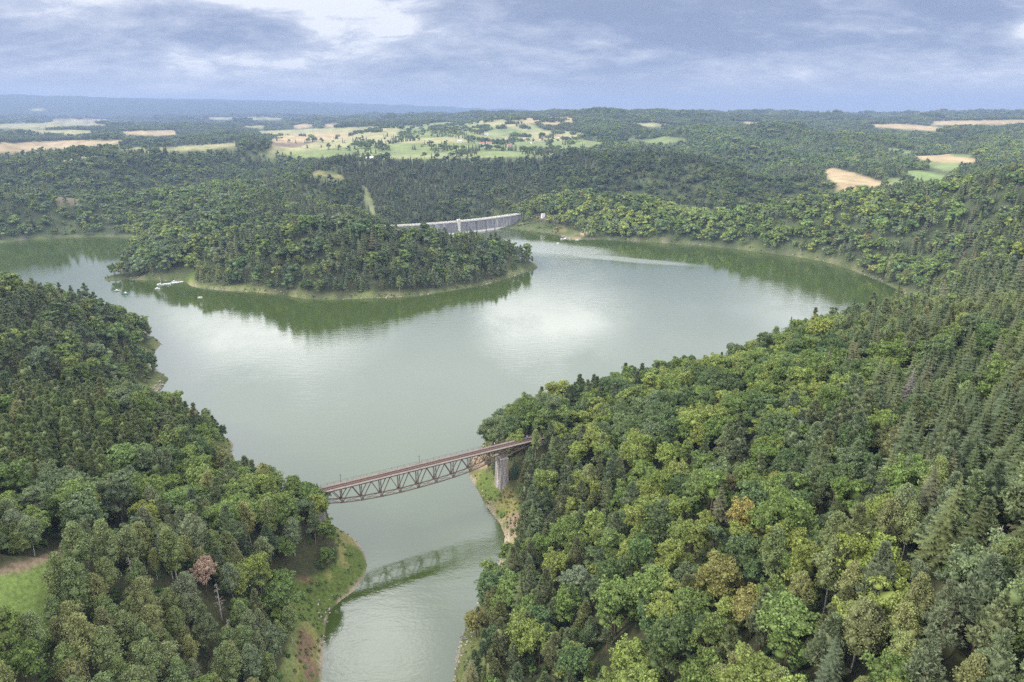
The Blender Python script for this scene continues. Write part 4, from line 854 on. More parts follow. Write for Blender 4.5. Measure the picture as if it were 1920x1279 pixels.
# descriptions: nearest landmark of the photo
MARKS = [(380,1130,'below the brown dead tree'),(300,1230,'at the bottom edge left of the inlet'),(90,1250,'in the bottom left corner'),(120,1110,'along the edge of the green meadow'),(480,1240,'at the bottom edge beside the grassy bank'),
 (480,1100,'on the left bank above the grassy strip'),(250,1050,'between the meadow and the brown dead tree'),(560,960,'around the hidden left end of the bridge'),(430,950,'on the headland left of the bridge'),(260,960,'around the bright yellow-green tree of the left bank'),
 (60,940,'at the left edge above the meadow'),(330,830,'behind the sandy cliff of the left bank'),(100,820,'in the larch stand at the left edge'),(240,750,'on the ridge above the larch stand'),(400,860,'close to the sandy cliff on the left shore'),
 (930,800,'on the spur behind the right end of the bridge'),(1030,780,'on the slope just above the bridge end'),(1010,900,'beside the stone bridge pier'),(1040,1000,'on the right bank below the pier'),(1150,850,'on the slope right of the bridge end'),
 (960,1150,'along the eroded right bank'),(1000,1250,'at the bottom edge right of the inlet'),(1150,1250,'at the bottom edge in the middle of the right slope'),(1350,1250,'at the bottom edge below the ochre tree'),(1550,1250,'at the bottom edge near the spruces'),
 (1780,1250,'in the bottom right corner'),(1880,1130,'at the right edge above the corner'),(1700,1120,'in the pine stand of the lower right'),(1550,1130,'beside the dark gap with bare trunks'),(1350,1130,'below the ochre tree of the slope'),
 (1200,1130,'below the mid-slope pines'),(1130,1060,'in the column of pines on the slope'),(1400,980,'around the ochre tree'),(1250,960,'in the yellow-green wood left of the ochre tree'),(1560,980,'right of the ochre tree'),
 (1720,980,'among the birches of the right slope'),(1880,980,'at the right edge among pines and birches'),(1150,950,'above the column of pines'),(1300,850,'in the middle of the bright green slope'),(1450,850,'right of the bright green slope centre'),
 (1600,870,'at the foot of the dark spruce stand'),(1280,760,'on the upper slope toward the bridge'),(1180,740,'on the skyline above the bridge'),(1300,680,'among the open pines on the ridge'),(1430,690,'right of the ridge pines'),
 (1560,740,'left of the dark spruce stand'),(1700,780,'in the lower part of the dark spruce stand'),(1850,800,'in the spruce stand near the right edge'),(1750,680,'in the middle of the dark spruce stand'),(1880,690,'at the right edge in the upper spruce stand'),
 (1540,640,'on the ridge against the bright water'),(1660,630,'on the ridge below the far shore corner'),(1800,600,'behind the spruce stand'),(1900,590,'at the right edge on the crest')]
ORD = 'first second third fourth fifth sixth seventh eighth ninth tenth eleventh twelfth thirteenth fourteenth fifteenth sixteenth seventeenth eighteenth nineteenth twentieth'.split()
NOUN = dict(broadleaf='broadleaf tree', pine='pine', spruce='spruce', birch='birch', larch='larch')
def add_tree(kind, v, loc, rot, scl, tint, label, group):
    e = bpy.data.objects.new(f'{kind}_tree', None); C.objects.link(e); e.location = loc; e.rotation_euler = rot; e.scale = scl; e.empty_display_size = .5
    e['label'] = label; e['category'] = NOUN[kind] + ('' if kind == 'broadleaf' else ' tree')
    if group: e['group'] = group
    c = bpy.data.objects.new('crown', CROWN[kind, v]); C.objects.link(c); c.parent = e; c.color = tuple(tint) + (1,)
    t = bpy.data.objects.new('trunk', TRUNK[kind, v]); C.objects.link(t); t.parent = e; return e
BARE = [np_mesh('dead_branches', *(lambda r: (r[0], r[1]))(bare(3+i)), [M['dead_wood']]) for i in range(3)]
HN = dict(broadleaf=16., pine=16.5, spruce=17.5, birch=15.5, larch=16.)
for n_i, (q, g) in enumerate(SPECIAL):
    kind, _, _, ht, sp, tint, lab, cat = q; rz = n_i*1.3
    if kind == 'bare':
        e = bpy.data.objects.new('dead_tree', BARE[n_i % 3]); C.objects.link(e); e.location = tuple(g); e.rotation_euler = (0, 0, rz); e.scale = (sp, sp, ht/15); e['label'] = lab; e['category'] = cat
    else:
        k_ = ht/HN[kind]; e = add_tree(kind, 0, tuple(g), (0, 0, rz), (sp*k_, sp*k_, k_), tint, lab, None); e['category'] = cat
solo = np.zeros(len(X), bool); rs = np.random.default_rng(4)
for i, k in enumerate(KN):
    m = np.where(vis & (KD == i))[0]; m = m[np.argsort(DI[m])][:296]; solo[m] = True
cells = {}
for i in np.where(solo)[0]:
    d = [((PX[i]-a)**2 + (PY[i]-b_)**2) for a, b_, _ in MARKS]; j = int(np.argmin(d)); cells.setdefault((KD[i], TN[i], j), []).append(i)
for (kd, tn, j), idx in cells.items():
    kind = KN[kd]; idx = sorted(idx, key=lambda q: PX[q]); nm = NOUN[kind]; n = len(idx)
    for q, i in enumerate(idx):
        if n == 1: lab = f'the only {tn} {nm} {MARKS[j][2]}'
        elif q == n-1 and n > 2: lab = f'rightmost of the {tn} {nm}s {MARKS[j][2]}'
        else: lab = f'{ORD[min(q, 19)]} from left of the {tn} {nm}s {MARKS[j][2]}'
        lab = ' '.join(lab.split()[:16])
        add_tree(kind, int(rs.integers(0, len(KINDS[kind][1]))), (X[i], Y[i], Z[i]), (rs.normal(0, .03), rs.normal(0, .03), rs.uniform(0, 6.28)), tuple(SZ[i]), TI[i], lab, f'{nm}s of the near woods')
WORD = dict(broadleaf='mixed green broadleaf trees', pine='grey-green pines', spruce='dark spruces', birch='pale birches', larch='soft green larches')
def masses(level, X, Y, Z, KD, TI, SZ, where, seed):
    for i, k in enumerate(KN):
        m = KD == i
        if m.any(): scatter(f'{k}_forest', POOL[k, level], X[m], Y[m], Z[m], SZ[m], TI[m], f'{WORD[k]} massed {where}', seed+i, len(KINDS[k][1]))
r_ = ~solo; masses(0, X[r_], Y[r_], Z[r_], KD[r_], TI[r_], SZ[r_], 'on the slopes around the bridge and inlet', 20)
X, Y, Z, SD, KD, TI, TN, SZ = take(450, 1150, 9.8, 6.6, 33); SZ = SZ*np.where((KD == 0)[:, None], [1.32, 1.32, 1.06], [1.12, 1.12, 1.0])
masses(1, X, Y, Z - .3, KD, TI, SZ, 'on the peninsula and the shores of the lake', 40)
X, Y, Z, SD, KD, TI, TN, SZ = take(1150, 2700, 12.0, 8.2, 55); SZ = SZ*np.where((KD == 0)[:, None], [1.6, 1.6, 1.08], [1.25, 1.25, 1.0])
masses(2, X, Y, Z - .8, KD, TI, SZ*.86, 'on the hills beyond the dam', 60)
for r0, r1, step, s in ((2700, 5000, 17, 1.0), (5000, 9500, 34, 1.9)):
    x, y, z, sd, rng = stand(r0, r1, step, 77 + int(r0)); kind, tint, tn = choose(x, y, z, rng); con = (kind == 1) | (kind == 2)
    for c in (0, 1):
        m = con == bool(c); q = s*rng.uniform(.8, 1.15, m.sum())
        scatter('distant_wood', POOL['wood', c], x[m], y[m], z[m] - 1, np.stack([q, q, rng.uniform(.8, 1.1, m.sum())*(1 if s < 1.5 else 1.25)], 1), tint[m]*.95, ('dark spruce woods' if c else 'green broadleaf woods') + ' fading into the blue distance', 90+c, 4, 0)

# ------------------------------------------------------------------ undergrowth and bank plants
rng = np.random.default_rng(8)
x, y = jitter_grid(60, 470, 1.9, rng); sd = sdist(x, y); k = (sd > .8) & (sd < 40); x, y, sd = x[k], y[k], sd[k]; z = ground(x, y, sd)
_, fr = cover(x, y, z, sd); u = rng.random(len(x)); n = fbm(x, y, 12, 55, 2)
k = ((fr == 2) & (n + u*.9 > .55)) | ((fr == 0) & (u < .25)); k &= clear(x, y, z, None) | (sd < 14)
x, y, z, sd, n = x[k], y[k], z[k], sd[k], n[k]; s_ = rng.uniform(.07, .16, len(x))*(1 + .9*(rng.random(len(x)) < .12)); 
tint = np.where((rng.random(len(x)) < .3)[:, None], np.array([(.20,.18,.075)]), np.array([(.115,.155,.045)]))*rng.uniform(.7, 1.25, (len(x), 1))
scatter('bank_undergrowth', POOL['broadleaf', 1], x, y, z - s_*6.5, np.stack([s_, s_, s_*.85], 1), tint, 'low bushes and tall grass on the lake banks', 5, 6)
x, y = jitter_grid(56, 330, 5.2, rng); sd = sdist(x, y); k = sd > 6; x, y, sd = x[k], y[k], sd[k]; z = ground(x, y, sd); _, fr = cover(x, y, z, sd)
k = (fr == 0) & ~hidden(x, y, z+5) & (rng.random(len(x)) < .8) & clear(x, y, z, None); x, y, z = x[k], y[k], z[k]; s_ = rng.uniform(.18, .42, len(x))
scatter('understorey', POOL['broadleaf', 1], x, y, z - s_*6, np.stack([s_*1.2, s_*1.2, s_], 1), np.array([(.080,.120,.034)])*rng.uniform(.7, 1.3, (len(x), 1)), 'young growth under the trees of the near slopes', 6, 6)

for r0_, r1_, st_ in ((400, 720, 4.2), (720, 1200, 6.0)):
    x, y = jitter_grid(r0_, r1_, st_, rng); sd = sdist(x, y); k = (sd > 1.0) & (sd < 95); x, y, sd = x[k], y[k], sd[k]; z = ground(x, y, sd); _, fr = cover(x, y, z, sd)
    px_, py_ = to_px(x, y, z); land = ((px_ > 335) & (px_ < 372) & (py_ > 505) & (py_ < 534)) | ((px_ > 1050) & (px_ < 1100) & (py_ > 428) & (py_ < 452))
    n = fbm(x, y, 22, 58, 2); k = (fr == 2) & (n*1.0 + rng.random(len(x))*1.0 > .12) & ~land & clear(x, y, z, None); x, y, z, sd = x[k], y[k], z[k], sd[k]
    s_ = rng.uniform(.13, .34, len(x))*np.clip(.5 + sd/14, .5, 1.3); tn_ = np.where((rng.random(len(x)) < .3)[:, None], np.array([(.155,.150,.062)]), np.array([(.105,.140,.042)]))*rng.uniform(.75, 1.25, (len(x), 1))
    scatter('bank_scrub', POOL['broadleaf', 1 if r0_ < 500 else 2], x, y, z - s_*6.5, np.stack([s_*1.2, s_*1.2, s_*.9], 1), tn_, 'scrub and bushes along the far lake banks', 7, 8)

m, nt, b = mat('shore_stone'); a_ = n_(nt, 'ShaderNodeAttribute', attribute_type='INSTANCER', attribute_name='tint'); nt.links.new(a_.outputs['Color'], b.inputs['Base Color']); b.inputs['Roughness'].default_value = .9
POOL['rock'] = bpy.data.collections.new('rock_source'); iv, fi = ico()
for i in range(4):
    V = iv*np.random.default_rng(i).uniform(.6, 1.25, (len(iv), 1))*[1, .75, .5]; POOL['rock'].objects.link(bpy.data.objects.new(f'rock_{i}', np_mesh('rock', V, fi, [m])))
for r0_, r1_, st_, a0_, a1_ in ((60, 330, 1.1, .18, .75), (330, 1100, 2.2, .4, 1.3)):
    x, y = jitter_grid(r0_, r1_, st_, rng, 2); sd = sdist(x, y); k = (sd > -.6) & (sd < 4.5); x, y, sd = x[k], y[k], sd[k]; z = ground(x, y, sd)
    n = fbm(x, y, 16, 91, 3); k = (n + rng.random(len(x))*.7 - sd*.09 > .42) & ~hidden(x, y, z + 3); x, y, z = x[k], y[k], z[k]; s_ = rng.uniform(a0_, a1_, len(x))**1.2
    scatter('shore_rocks', POOL['rock'], x, y, np.maximum(z, -.1) + s_*.1, np.stack([s_, s_, s_], 1), np.array([(.25,.22,.175)])*rng.uniform(.45, 1.3, (len(x), 1)), 'broken pale stones along the waterline', 9, 4, .3)

# ------------------------------------------------------------------ small mesh builders
class MB:
    def __init__(s): s.V = []; s.F = []; s.n = 0
    def add(s, V, F_):
        s.V.append(np.asarray(V, float)); s.F += [tuple(int(i)+s.n for i in f) for f in F_]; s.n += len(V); return s
    def box(s, c, d, ax=None):
        """centre c, full sizes d, optional three axes"""
        ax = np.eye(3) if ax is None else np.array(ax); c = np.array(c, float); V = []
        for z in (-1, 1):
            for y in (-1, 1):
                for x in (-1, 1): V.append(c + ax[0]*x*d[0]/2 + ax[1]*y*d[1]/2 + ax[2]*z*d[2]/2)
        return s.add(V, [(0,2,3,1),(4,5,7,6),(0,1,5,4),(2,6,7,3),(0,4,6,2),(1,3,7,5)])
    def bar(s, a, b, w, h=None, up=(0, 0, 1)):
        a = np.array(a, float); b = np.array(b, float); t = b - a; l = np.linalg.norm(t); t /= l; u = np.array(up, float)
        if abs(t @ u) > .95: u = np.array((1., 0, 0))
        x = np.cross(t, u); x /= np.linalg.norm(x); y = np.cross(x, t); return s.box((a+b)/2, (l, w, h or w), (t, x, y))
    def build(s, name, m, parent=None, **k):
        me = bpy.data.meshes.new(name); me.from_pydata(np.concatenate(s.V).tolist(), [], s.F); me.materials.append(m); me.update()
        return link(name, me, parent, **k)
def thing(name, label, cat, loc=(0, 0, 0), rz=0, group=None):
    e = bpy.data.objects.new(name, None); C.objects.link(e); e.location = loc; e.rotation_euler = (0, 0, rz); e['label'] = label; e['category'] = cat
    if group: e['group'] = group
    return e

# ------------------------------------------------------------------ the railway bridge
BA = np.array([-80., 250.]); BU = np.array([75.2, 40.]); BU /= np.linalg.norm(BU); BANG = math.atan2(BU[1], BU[0])
TOPZ = 28.0
br = thing('railway_bridge', 'rusty steel truss railway bridge with a sagging lower chord crossing the narrow inlet', 'bridge', (BA[0], BA[1], 0), BANG)
PAN = 8.5; DEP = [4.6, 6.6, 7.8, 8.5, 8.9, 8.9, 8.7, 8.3, 7.4, 5.8, 4.5, 2.5, .7]
TW = 1.75
for t in (-TW, TW):
    tr = MB().bar((-1.5, t, TOPZ), (PAN*12.3, t, TOPZ), .42, .5).build('truss', M['steel'], br)
    bot = [np.array((i*PAN, t, TOPZ - DEP[i])) for i in range(13)]
    mb = MB()
    for i in range(12): mb.bar(bot[i], bot[i+1], .42, .42)
    mb.build('bottom_chord', M['steel'], tr)
    for i in range(13):
        top = np.array((i*PAN, t, TOPZ)); MB().bar(bot[i] + [0, 0, .1], top, .24).build('vertical', M['steel'], tr)
        for dx in (-.5, .5):
            if (i == 0 and dx < 0) or i == 12: continue
            MB().bar(bot[i] + [0, 0, .1], (i*PAN + dx*PAN, t, TOPZ - .1), .30).build('diagonal', M['steel'], tr)
        if i < 12 : MB().box(bot[i] + [0, 0, .25], (1.3, .5, .9)).build('gusset_plate', M['steel'], tr)
mb = MB()
for i in range(12):
    b0 = TOPZ - DEP[i]; b1 = TOPZ - DEP[i+1]
    mb.bar((i*PAN, -TW, b0), (i*PAN, TW, b0), .18); mb.bar((i*PAN, -TW, b0), (i*PAN, TW, TOPZ-.2), .14); mb.bar((i*PAN, TW, b0), (i*PAN, -TW, TOPZ-.2), .14)
    mb.bar((i*PAN, -TW, b0), ((i+1)*PAN, TW, b1), .14); mb.bar((i*PAN, TW, b0), ((i+1)*PAN, -TW, b1), .14)
mb.build('cross_bracing', M['steel'], br)
mb = MB()
for k in range(50): mb.bar((k*2.125, -2.55, TOPZ + .28), (k*2.125, 2.55, TOPZ + .28), .22, .26); mb.bar((k*2.125, -2.5, TOPZ + .2), (k*2.125, -1.8, TOPZ - .5), .1)
mb.build('floor_beam', M['steel'], br)
L0, L1 = -14, 112
mb = MB()
for k in range(int((L1-L0)/.62)): mb.box((L0 + k*.62, 0, TOPZ + .52), (.26, 2.5, .18))
mb.build('sleepers', M['sleeper'], br)
for t in (-2.02, 2.02):
    mb = MB()
    for k in range(int((L1-L0)/4.0)): mb.box((L0 + k*4 + 2, t, TOPZ + .56 + .015*(k % 3)), (3.95, 1.30, .10))
    mb.build('walkway', M['planks'], br)
mb = MB(); mb.box(((L0+L1)/2, 0, TOPZ + .44), (L1-L0, 2.9, .06)); mb.build('deck_plate', M['rust'], br)
for t in (-.76, .76): MB().bar((L0, t, TOPZ + .70), (L1, t, TOPZ + .70), .17, .20).build('rail', M['rail'], br)
for t in (-.50, .50): MB().bar((L0, t, TOPZ + .66), (L1, t, TOPZ + .66), .12, .12).build('guard_rail', M['rail'], br)
rl = MB().bar((-2, 2.68, TOPZ + 1.65), (104, 2.68, TOPZ + 1.65), .07).bar((-2, 2.68, TOPZ + 1.15), (104, 2.68, TOPZ + 1.15), .05).build('railing', M['steel'], br)
for k in range(38): MB().bar((-2 + k*2.83, 2.68, TOPZ + .3), (-2 + k*2.83, 2.68, TOPZ + 1.68), .09).build('railing_post', M['steel'], rl)
for s_ in (9.5, 45):
    mp = MB().bar((s_, 3.0, TOPZ + .3), (s_, 3.0, TOPZ + 4.3), .12).box((s_, 2.95, TOPZ + 3.9), (.35, .08, .5)).build('signal_mast', M['dark'], br)
    MB().bar((s_-1.2, 3.1, TOPZ + .45), (s_+1.2, 3.1, TOPZ + .45), .5, .12).build('mast_platform', M['rust'], mp)
# masonry
def stone(name, c1, c2, stain):
    m, nt, b = mat(name); L = nt.links; tc = n_(nt, 'ShaderNodeTexCoord'); geo = n_(nt, 'ShaderNodeNewGeometry')
    bk = n_(nt, 'ShaderNodeTexBrick'); mp = n_(nt, 'ShaderNodeMapping'); mp.inputs['Rotation'].default_value = (PI/2, 0, 0)
    sp = n_(nt, 'ShaderNodeSeparateXYZ'); L.new(tc.outputs['Object'], sp.inputs[0]); cb = n_(nt, 'ShaderNodeCombineXYZ')
    ad = n_(nt, 'ShaderNodeMath', operation='ADD'); L.new(sp.outputs[0], ad.inputs[0]); L.new(sp.outputs[1], ad.inputs[1]); L.new(ad.outputs[0], cb.inputs[0]); L.new(sp.outputs[2], cb.inputs[1])
    L.new(cb.outputs[0], bk.inputs['Vector']); bk.inputs['Scale'].default_value = 1.0; bk.inputs['Brick Width'].default_value = 1.1; bk.inputs['Row Height'].default_value = .5; bk.inputs['Mortar Size'].default_value = .03
    bk.inputs['Color1'].default_value = c1 + (1,); bk.inputs['Color2'].default_value = c2 + (1,); bk.inputs['Mortar'].default_value = (.30,.28,.25,1)
    ms = n_(nt, 'ShaderNodeMapping'); ms.inputs['Scale'].default_value = (.8, .8, .07); L.new(tc.outputs['Object'], ms.inputs['Vector'])
    no = n_(nt, 'ShaderNodeTexNoise'); no.inputs['Scale'].default_value = stain[1]; no.inputs['Detail'].default_value = 6; no.inputs['Roughness'].default_value = .7; L.new(ms.outputs[0], no.inputs['Vector'])
    rp = n_(nt, 'ShaderNodeValToRGB'); L.new(no.outputs['Fac'], rp.inputs[0]); rp.color_ramp.elements[0].position = .5; rp.color_ramp.elements[1].position = .66
    mx = n_(nt, 'ShaderNodeMix', data_type='RGBA'); L.new(rp.outputs[0], mx.inputs[0]); L.new(bk.outputs['Color'], mx.inputs[6]); mx.inputs[7].default_value = stain[0] + (1,)
    L.new(mx.outputs[2], b.inputs['Base Color']); b.inputs['Roughness'].default_value = .9
    bp = n_(nt, 'ShaderNodeBump'); bp.inputs['Strength'].default_value = .5; bp.inputs['Distance'].default_value = .1; L.new(bk.outputs['Fac'], bp.inputs['Height']); bp.invert = True; L.new(bp.outputs[0], b.inputs['Normal'])
    return m
M['pier_stone'] = stone('pier_stone', (.21,.175,.15), (.165,.14,.125), ((.50,.48,.46), 1.0))
M['dam_stone'] = stone('dam_stone', (.135,.135,.14), (.105,.105,.115), ((.34,.33,.32), .22))
M['concrete'] = plain('pale_concrete', (.46,.44,.38), .9, var=.2, scale=.6)
def frustum(mb, z0, z1, a0, b0, a1, b1, cx=0, cy=0):
    V = [(cx+sx*a/2, cy+sy*b/2, z) for z, a, b in ((z0, a0, b0), (z1, a1, b1)) for sx, sy in ((-1,-1),(1,-1),(1,1),(-1,1))]
    return mb.add(V, [(3,2,1,0),(4,5,6,7),(0,1,5,4),(1,2,6,5),(2,3,7,6),(3,0,4,7)])
pt = TOPZ - DEP[10] - .75
pr = frustum(MB(), -1.0, pt, 4.8, 7.2, 3.6, 6.0, PAN*10, 0).build('pier', M['pier_stone'], br)
MB().box((PAN*10, 0, pt + .26), (4.1, 6.5, .5)).build('pier_cap', M['pier_stone'], pr)
for t in (-TW, TW): MB().box((PAN*10, t, pt + .72), (.9, .7, .4)).build('bearing', M['steel'], pr)
for x0, x1 in ((-13, .6), (PAN*12.05, 112)):
    frustum(MB(), 12 if x0 < 0 else 14, TOPZ - .6, x1-x0+1, 6.6, x1-x0, 5.4, (x0+x1)/2, 0).build('abutment', M['pier_stone'], br)

# ------------------------------------------------------------------ the dam
dam = thing('dam', 'curved grey stone dam with a pale crest road at the far end of the lake', 'dam', (0, 0, 0))
def resample(P_, step):
    d = np.r_[0, np.cumsum(np.linalg.norm(np.diff(P_, axis=0), axis=1))]; s = np.arange(0, d[-1], step); return np.stack([np.interp(s, d, P_[:, i]) for i in (0, 1)], 1)
DP = resample(DAM, 3.0); TG = np.gradient(DP, axis=0); TG /= np.linalg.norm(TG, axis=1)[:, None]; NM = np.stack([-TG[:, 1], TG[:, 0]], 1)
if NM[len(NM)//2] @ np.array([0, -1.]) < 0: NM = -NM                   # NM points to the lake
CZ = 19.0
def sweep(prof, name, m, parent, sl=slice(None)):
    """prof: list of (offset towards the lake, z)"""
    n = len(prof); D = DP[sl]; N_ = NM[sl]; V = np.concatenate([[(D[i][0] + N_[i][0]*o, D[i][1] + N_[i][1]*o, z) for (o, z) in prof] for i in range(len(D))])
    F_ = [(i*n+k, i*n+(k+1) % n, (i+1)*n+(k+1) % n, (i+1)*n+k) for i in range(len(D)-1) for k in range(n)]
    F_ += [tuple(range(n))[::-1], tuple((len(D)-1)*n + k for k in range(n))]
    return MB().add(V, F_).build(name, m, parent)
wall = sweep([(2.6, -14), (0, CZ - 1.2), (-7, CZ - 1.2), (-24, -42)], 'dam_wall', M['dam_stone'], dam)
sweep([(3.0, -14), (1.75, .0), (1.35, 2.6), (-.5, 2.6), (-.5, -14)], 'waterline_band', M['concrete'], wall)
rd = sweep([(.9, CZ - 1.4), (.9, CZ - .6), (-7.9, CZ - .6), (-7.9, CZ - 1.4)], 'crest_road', M['concrete'], dam)
for o in (.75, -7.75):
    pp = sweep([(o + .22, CZ - .62), (o + .22, CZ + .5), (o - .22, CZ + .5), (o - .22, CZ - .62)], 'parapet', M['concrete'], dam)
mb = MB()
for i in range(2, len(DP) - 1, 2):
    c = DP[i] + NM[i]*.75; mb.box((c[0], c[1], CZ + .75), (1.1, .7, 1.0), ((TG[i][0], TG[i][1], 0), (NM[i][0], NM[i][1], 0), (0, 0, 1)))
mb.build('parapet_block', M['concrete'], dam)
mb = MB()
for i in range(8, len(DP) - 1, 6):
    c = DP[i] + NM[i]*1.1; ax = ((TG[i][0], TG[i][1], 0), (NM[i][0], NM[i][1], 0), (0, 0, 1)); mb.box((c[0], c[1], 8), (1.6, 1.6, 19), ax)
mb.build('buttress', M['dam_stone'], dam)
i = int(np.argmin(np.abs(DP[:, 0] + 84))); c = DP[i] + NM[i]*1.6; ax = ((TG[i][0], TG[i][1], 0), (NM[i][0], NM[i][1], 0), (0, 0, 1))
tw = MB().box((c[0], c[1], 7.5), (4.2, 3.4, 26), ax).build('intake_tower', M['concrete'], dam)
MB().box((c[0], c[1], 21.6), (4.8, 4.0, 2.2), ax).build('tower_top', M['concrete'], tw)
# lamp posts on the crest: one is built, the rest are copies
lp0 = MB().bar((0, 0, 0), (0, 0, 5.2), .22).bar((0, 0, 5.1), (0, -1.2, 5.3), .16).build('street_lamp', M['dark'], None)
MB().box((0, -1.3, 5.25), (.35, .6, .16)).build('lamp_head', M['white'], lp0)
idx = list(range(6, len(DP) - 12, 7))
for q, i in enumerate(idx):
    o = lp0 if q == 0 else lp0.copy()
    if q:
        C.objects.link(o); ch = lp0.children[0].copy(); C.objects.link(ch); ch.parent = o
    o.location = (DP[i][0] - NM[i][0]*7, DP[i][1] - NM[i][1]*7, CZ - .6); o.rotation_euler = (0, 0, math.atan2(NM[i][1], NM[i][0]) - PI/2 + PI)
    o['label'] = f'{ORD[q]} street lamp from the right end of the dam crest road'; o['category'] = 'street lamp'; o['group'] = 'street lamps on the dam crest'

# ------------------------------------------------------------------ buildings
ROOF = dict(red=plain('red_tiles', (.27,.12,.09), .8, scale=2), pink=plain('faded_tiles', (.40,.22,.17), .85, scale=2), grey=plain('grey_roof', (.33,.32,.31), .8, scale=2), brown=plain('brown_tiles', (.22,.13,.10), .85, scale=2))
M['glass'] = plain('window_glass', (.05,.06,.07), .15, var=.1); M['plaster'] = plain('white_plaster', (.68,.66,.61), .9, var=.08, scale=.6); M['pinkwall'] = plain('pink_plaster', (.58,.40,.34), .9, var=.08)
def house(name, g, L_, W_, E_, rz, roofm, wallm, label, cat='house', rise=None, group=None):
    t = thing(name, label, cat, (g[0], g[1], g[2] - .3), rz, group); rise = rise if rise is not None else W_*.42
    V = [(-L_/2,-W_/2,-1.5),(L_/2,-W_/2,-1.5),(L_/2,W_/2,-1.5),(-L_/2,W_/2,-1.5),(-L_/2,-W_/2,E_),(L_/2,-W_/2,E_),(L_/2,W_/2,E_),(-L_/2,W_/2,E_),(-L_/2,0,E_+rise),(L_/2,0,E_+rise)]
    MB().add(V, [(3,2,1,0),(0,1,5,4),(2,3,7,6),(1,2,6,9,5),(3,0,4,8,7),(4,5,9,8),(6,7,8,9)]).build('wall', wallm, t)
    o = .5; th = .22; mb = MB(); sl = rise/(W_/2)
    for sg in (-1, 1):
        y1 = sg*(W_/2 + o); z1 = E_ - o*sl + .05; V = [(-L_/2-o, 0, E_+rise+.05), (L_/2+o, 0, E_+rise+.05), (L_/2+o, y1, z1), (-L_/2-o, y1, z1)]; V += [(a, b_, c_+th) for a, b_, c_ in V]
        mb.add(V, [(0,1,2,3),(7,6,5,4),(0,4,5,1),(1,5,6,2),(2,6,7,3),(3,7,4,0)])
    rf = mb.build('roof', roofm, t)
    if rise > 2: MB().box((L_*.22, W_*.12, E_ + rise + .2), (.7, .7, 1.8)).build('chimney', roofm, rf)
    n = max(2, int(L_/3.6))
    for k in range(n):
        for sg in (-1, 1):
            x = -L_/2 + L_*(k+.5)/n
            if sg < 0 and k == n//2: MB().box((x, -W_/2 - .03, 1.05), (1.1, .08, 2.1)).build('door', M['dark'], t); continue
            wn = MB().box((x, sg*(W_/2 + .02), min(E_*.55, 1.9)), (1.1, .06, 1.2)).build('window', M['glass'], t)
            MB().box((x, sg*(W_/2 + .05), min(E_*.55, 1.9) - .68), (1.3, .14, .1)).build('sill', M['white'], wn)
    return t
for h_, g in zip(HOUSES, _hp):
    wm = M['pinkwall'] if 'tall pale pink' in h_[6] else M['plaster']
    lab = h_[6] if 'house' in h_[6] or 'barn' in h_[6] else 'village house with ' + h_[6]
    house('village_house', g, h_[2], h_[3], h_[4], h_[5], ROOF[h_[7]], wm, ' '.join(lab.split()[:16]), 'house', group='houses of the village beyond the forest')
house('storage_hall', SHED, 36, 14, 3.2, -.1, M['white'], M['plaster'], 'long low hall with a white roof at the forest edge above the valley', 'hall', rise=1.6)
house('dam_hut', HUT, 5.5, 4.5, 5.5, .2, ROOF['grey'], M['plaster'], 'small white hut beside the road right of the dam', 'hut', rise=1.2)

# ------------------------------------------------------------------ boats, jetties, buoys
M['blue'] = plain('blue_paint', (.03,.22,.45), .4, var=.1); M['hullgrey'] = plain('grey_hull', (.35,.36,.36), .5, var=.1)
def hull(L_, W_, Hh, n=9):
    V = []; F_ = []
    for i in range(n):
        t = i/(n-1); w = W_/2*(1 - max(0, (t-.45)/.55)**2.2)*(.86 + .14*min(t/.3, 1)); x = -L_/2 + L_*t; ri = Hh*.25*max(0, t-.5)
        V += [(x, -w, Hh + ri), (x, -w*.72, .05), (x, 0, -.25 + ri*.6), (x, w*.72, .05), (x, w, Hh + ri), (x, w*.82, Hh + ri - .03), (x, w*.7, Hh*.45), (x, -w*.7, Hh*.45), (x, -w*.82, Hh + ri - .03)]
    for i in range(n-1):
        for k in range(9): F_.append((i*9+k, (i+1)*9+k, (i+1)*9+(k+1) % 9, i*9+(k+1) % 9))
    F_ += [tuple(range(9)), tuple((n-1)*9 + k for k in range(8, -1, -1))]; return V, F_
def boat(px, py, L_, W_, rz, label, mh, cabin=None, mast=0, cat='boat', group=None):
    p = P(px, py); t = thing('boat' if not mast else 'sailboat', label, cat, (p[0], p[1], .02), rz, group)
    MB().add(*hull(L_, W_, .85)).build('hull', mh, t)
    if cabin:
        cb = MB().add([(-L_*.22,-W_*.32,.5),(L_*.16,-W_*.30,.5),(L_*.16,W_*.30,.5),(-L_*.22,W_*.32,.5),(-L_*.18,-W_*.28,1.75),(L_*.04,-W_*.26,1.75),(L_*.04,W_*.26,1.75),(-L_*.18,W_*.28,1.75)],
                      [(0,1,5,4),(1,2,6,5),(2,3,7,6),(3,0,4,7),(4,5,6,7)]).build('cabin', cabin, t)
        for sg in (-1, 1): MB().box((-L_*.06, sg*W_*.305, 1.2), (L_*.2, .05, .4)).build('window', M['glass'], cb)
    if mast:
        MB().bar((L_*.05, 0, .6), (L_*.05, 0, mast), .14).build('mast', M['white'], t); MB().bar((L_*.05, 0, 1.7), (-L_*.42, 0, 1.75), .2).build('boom', M['white'], t)
    return t
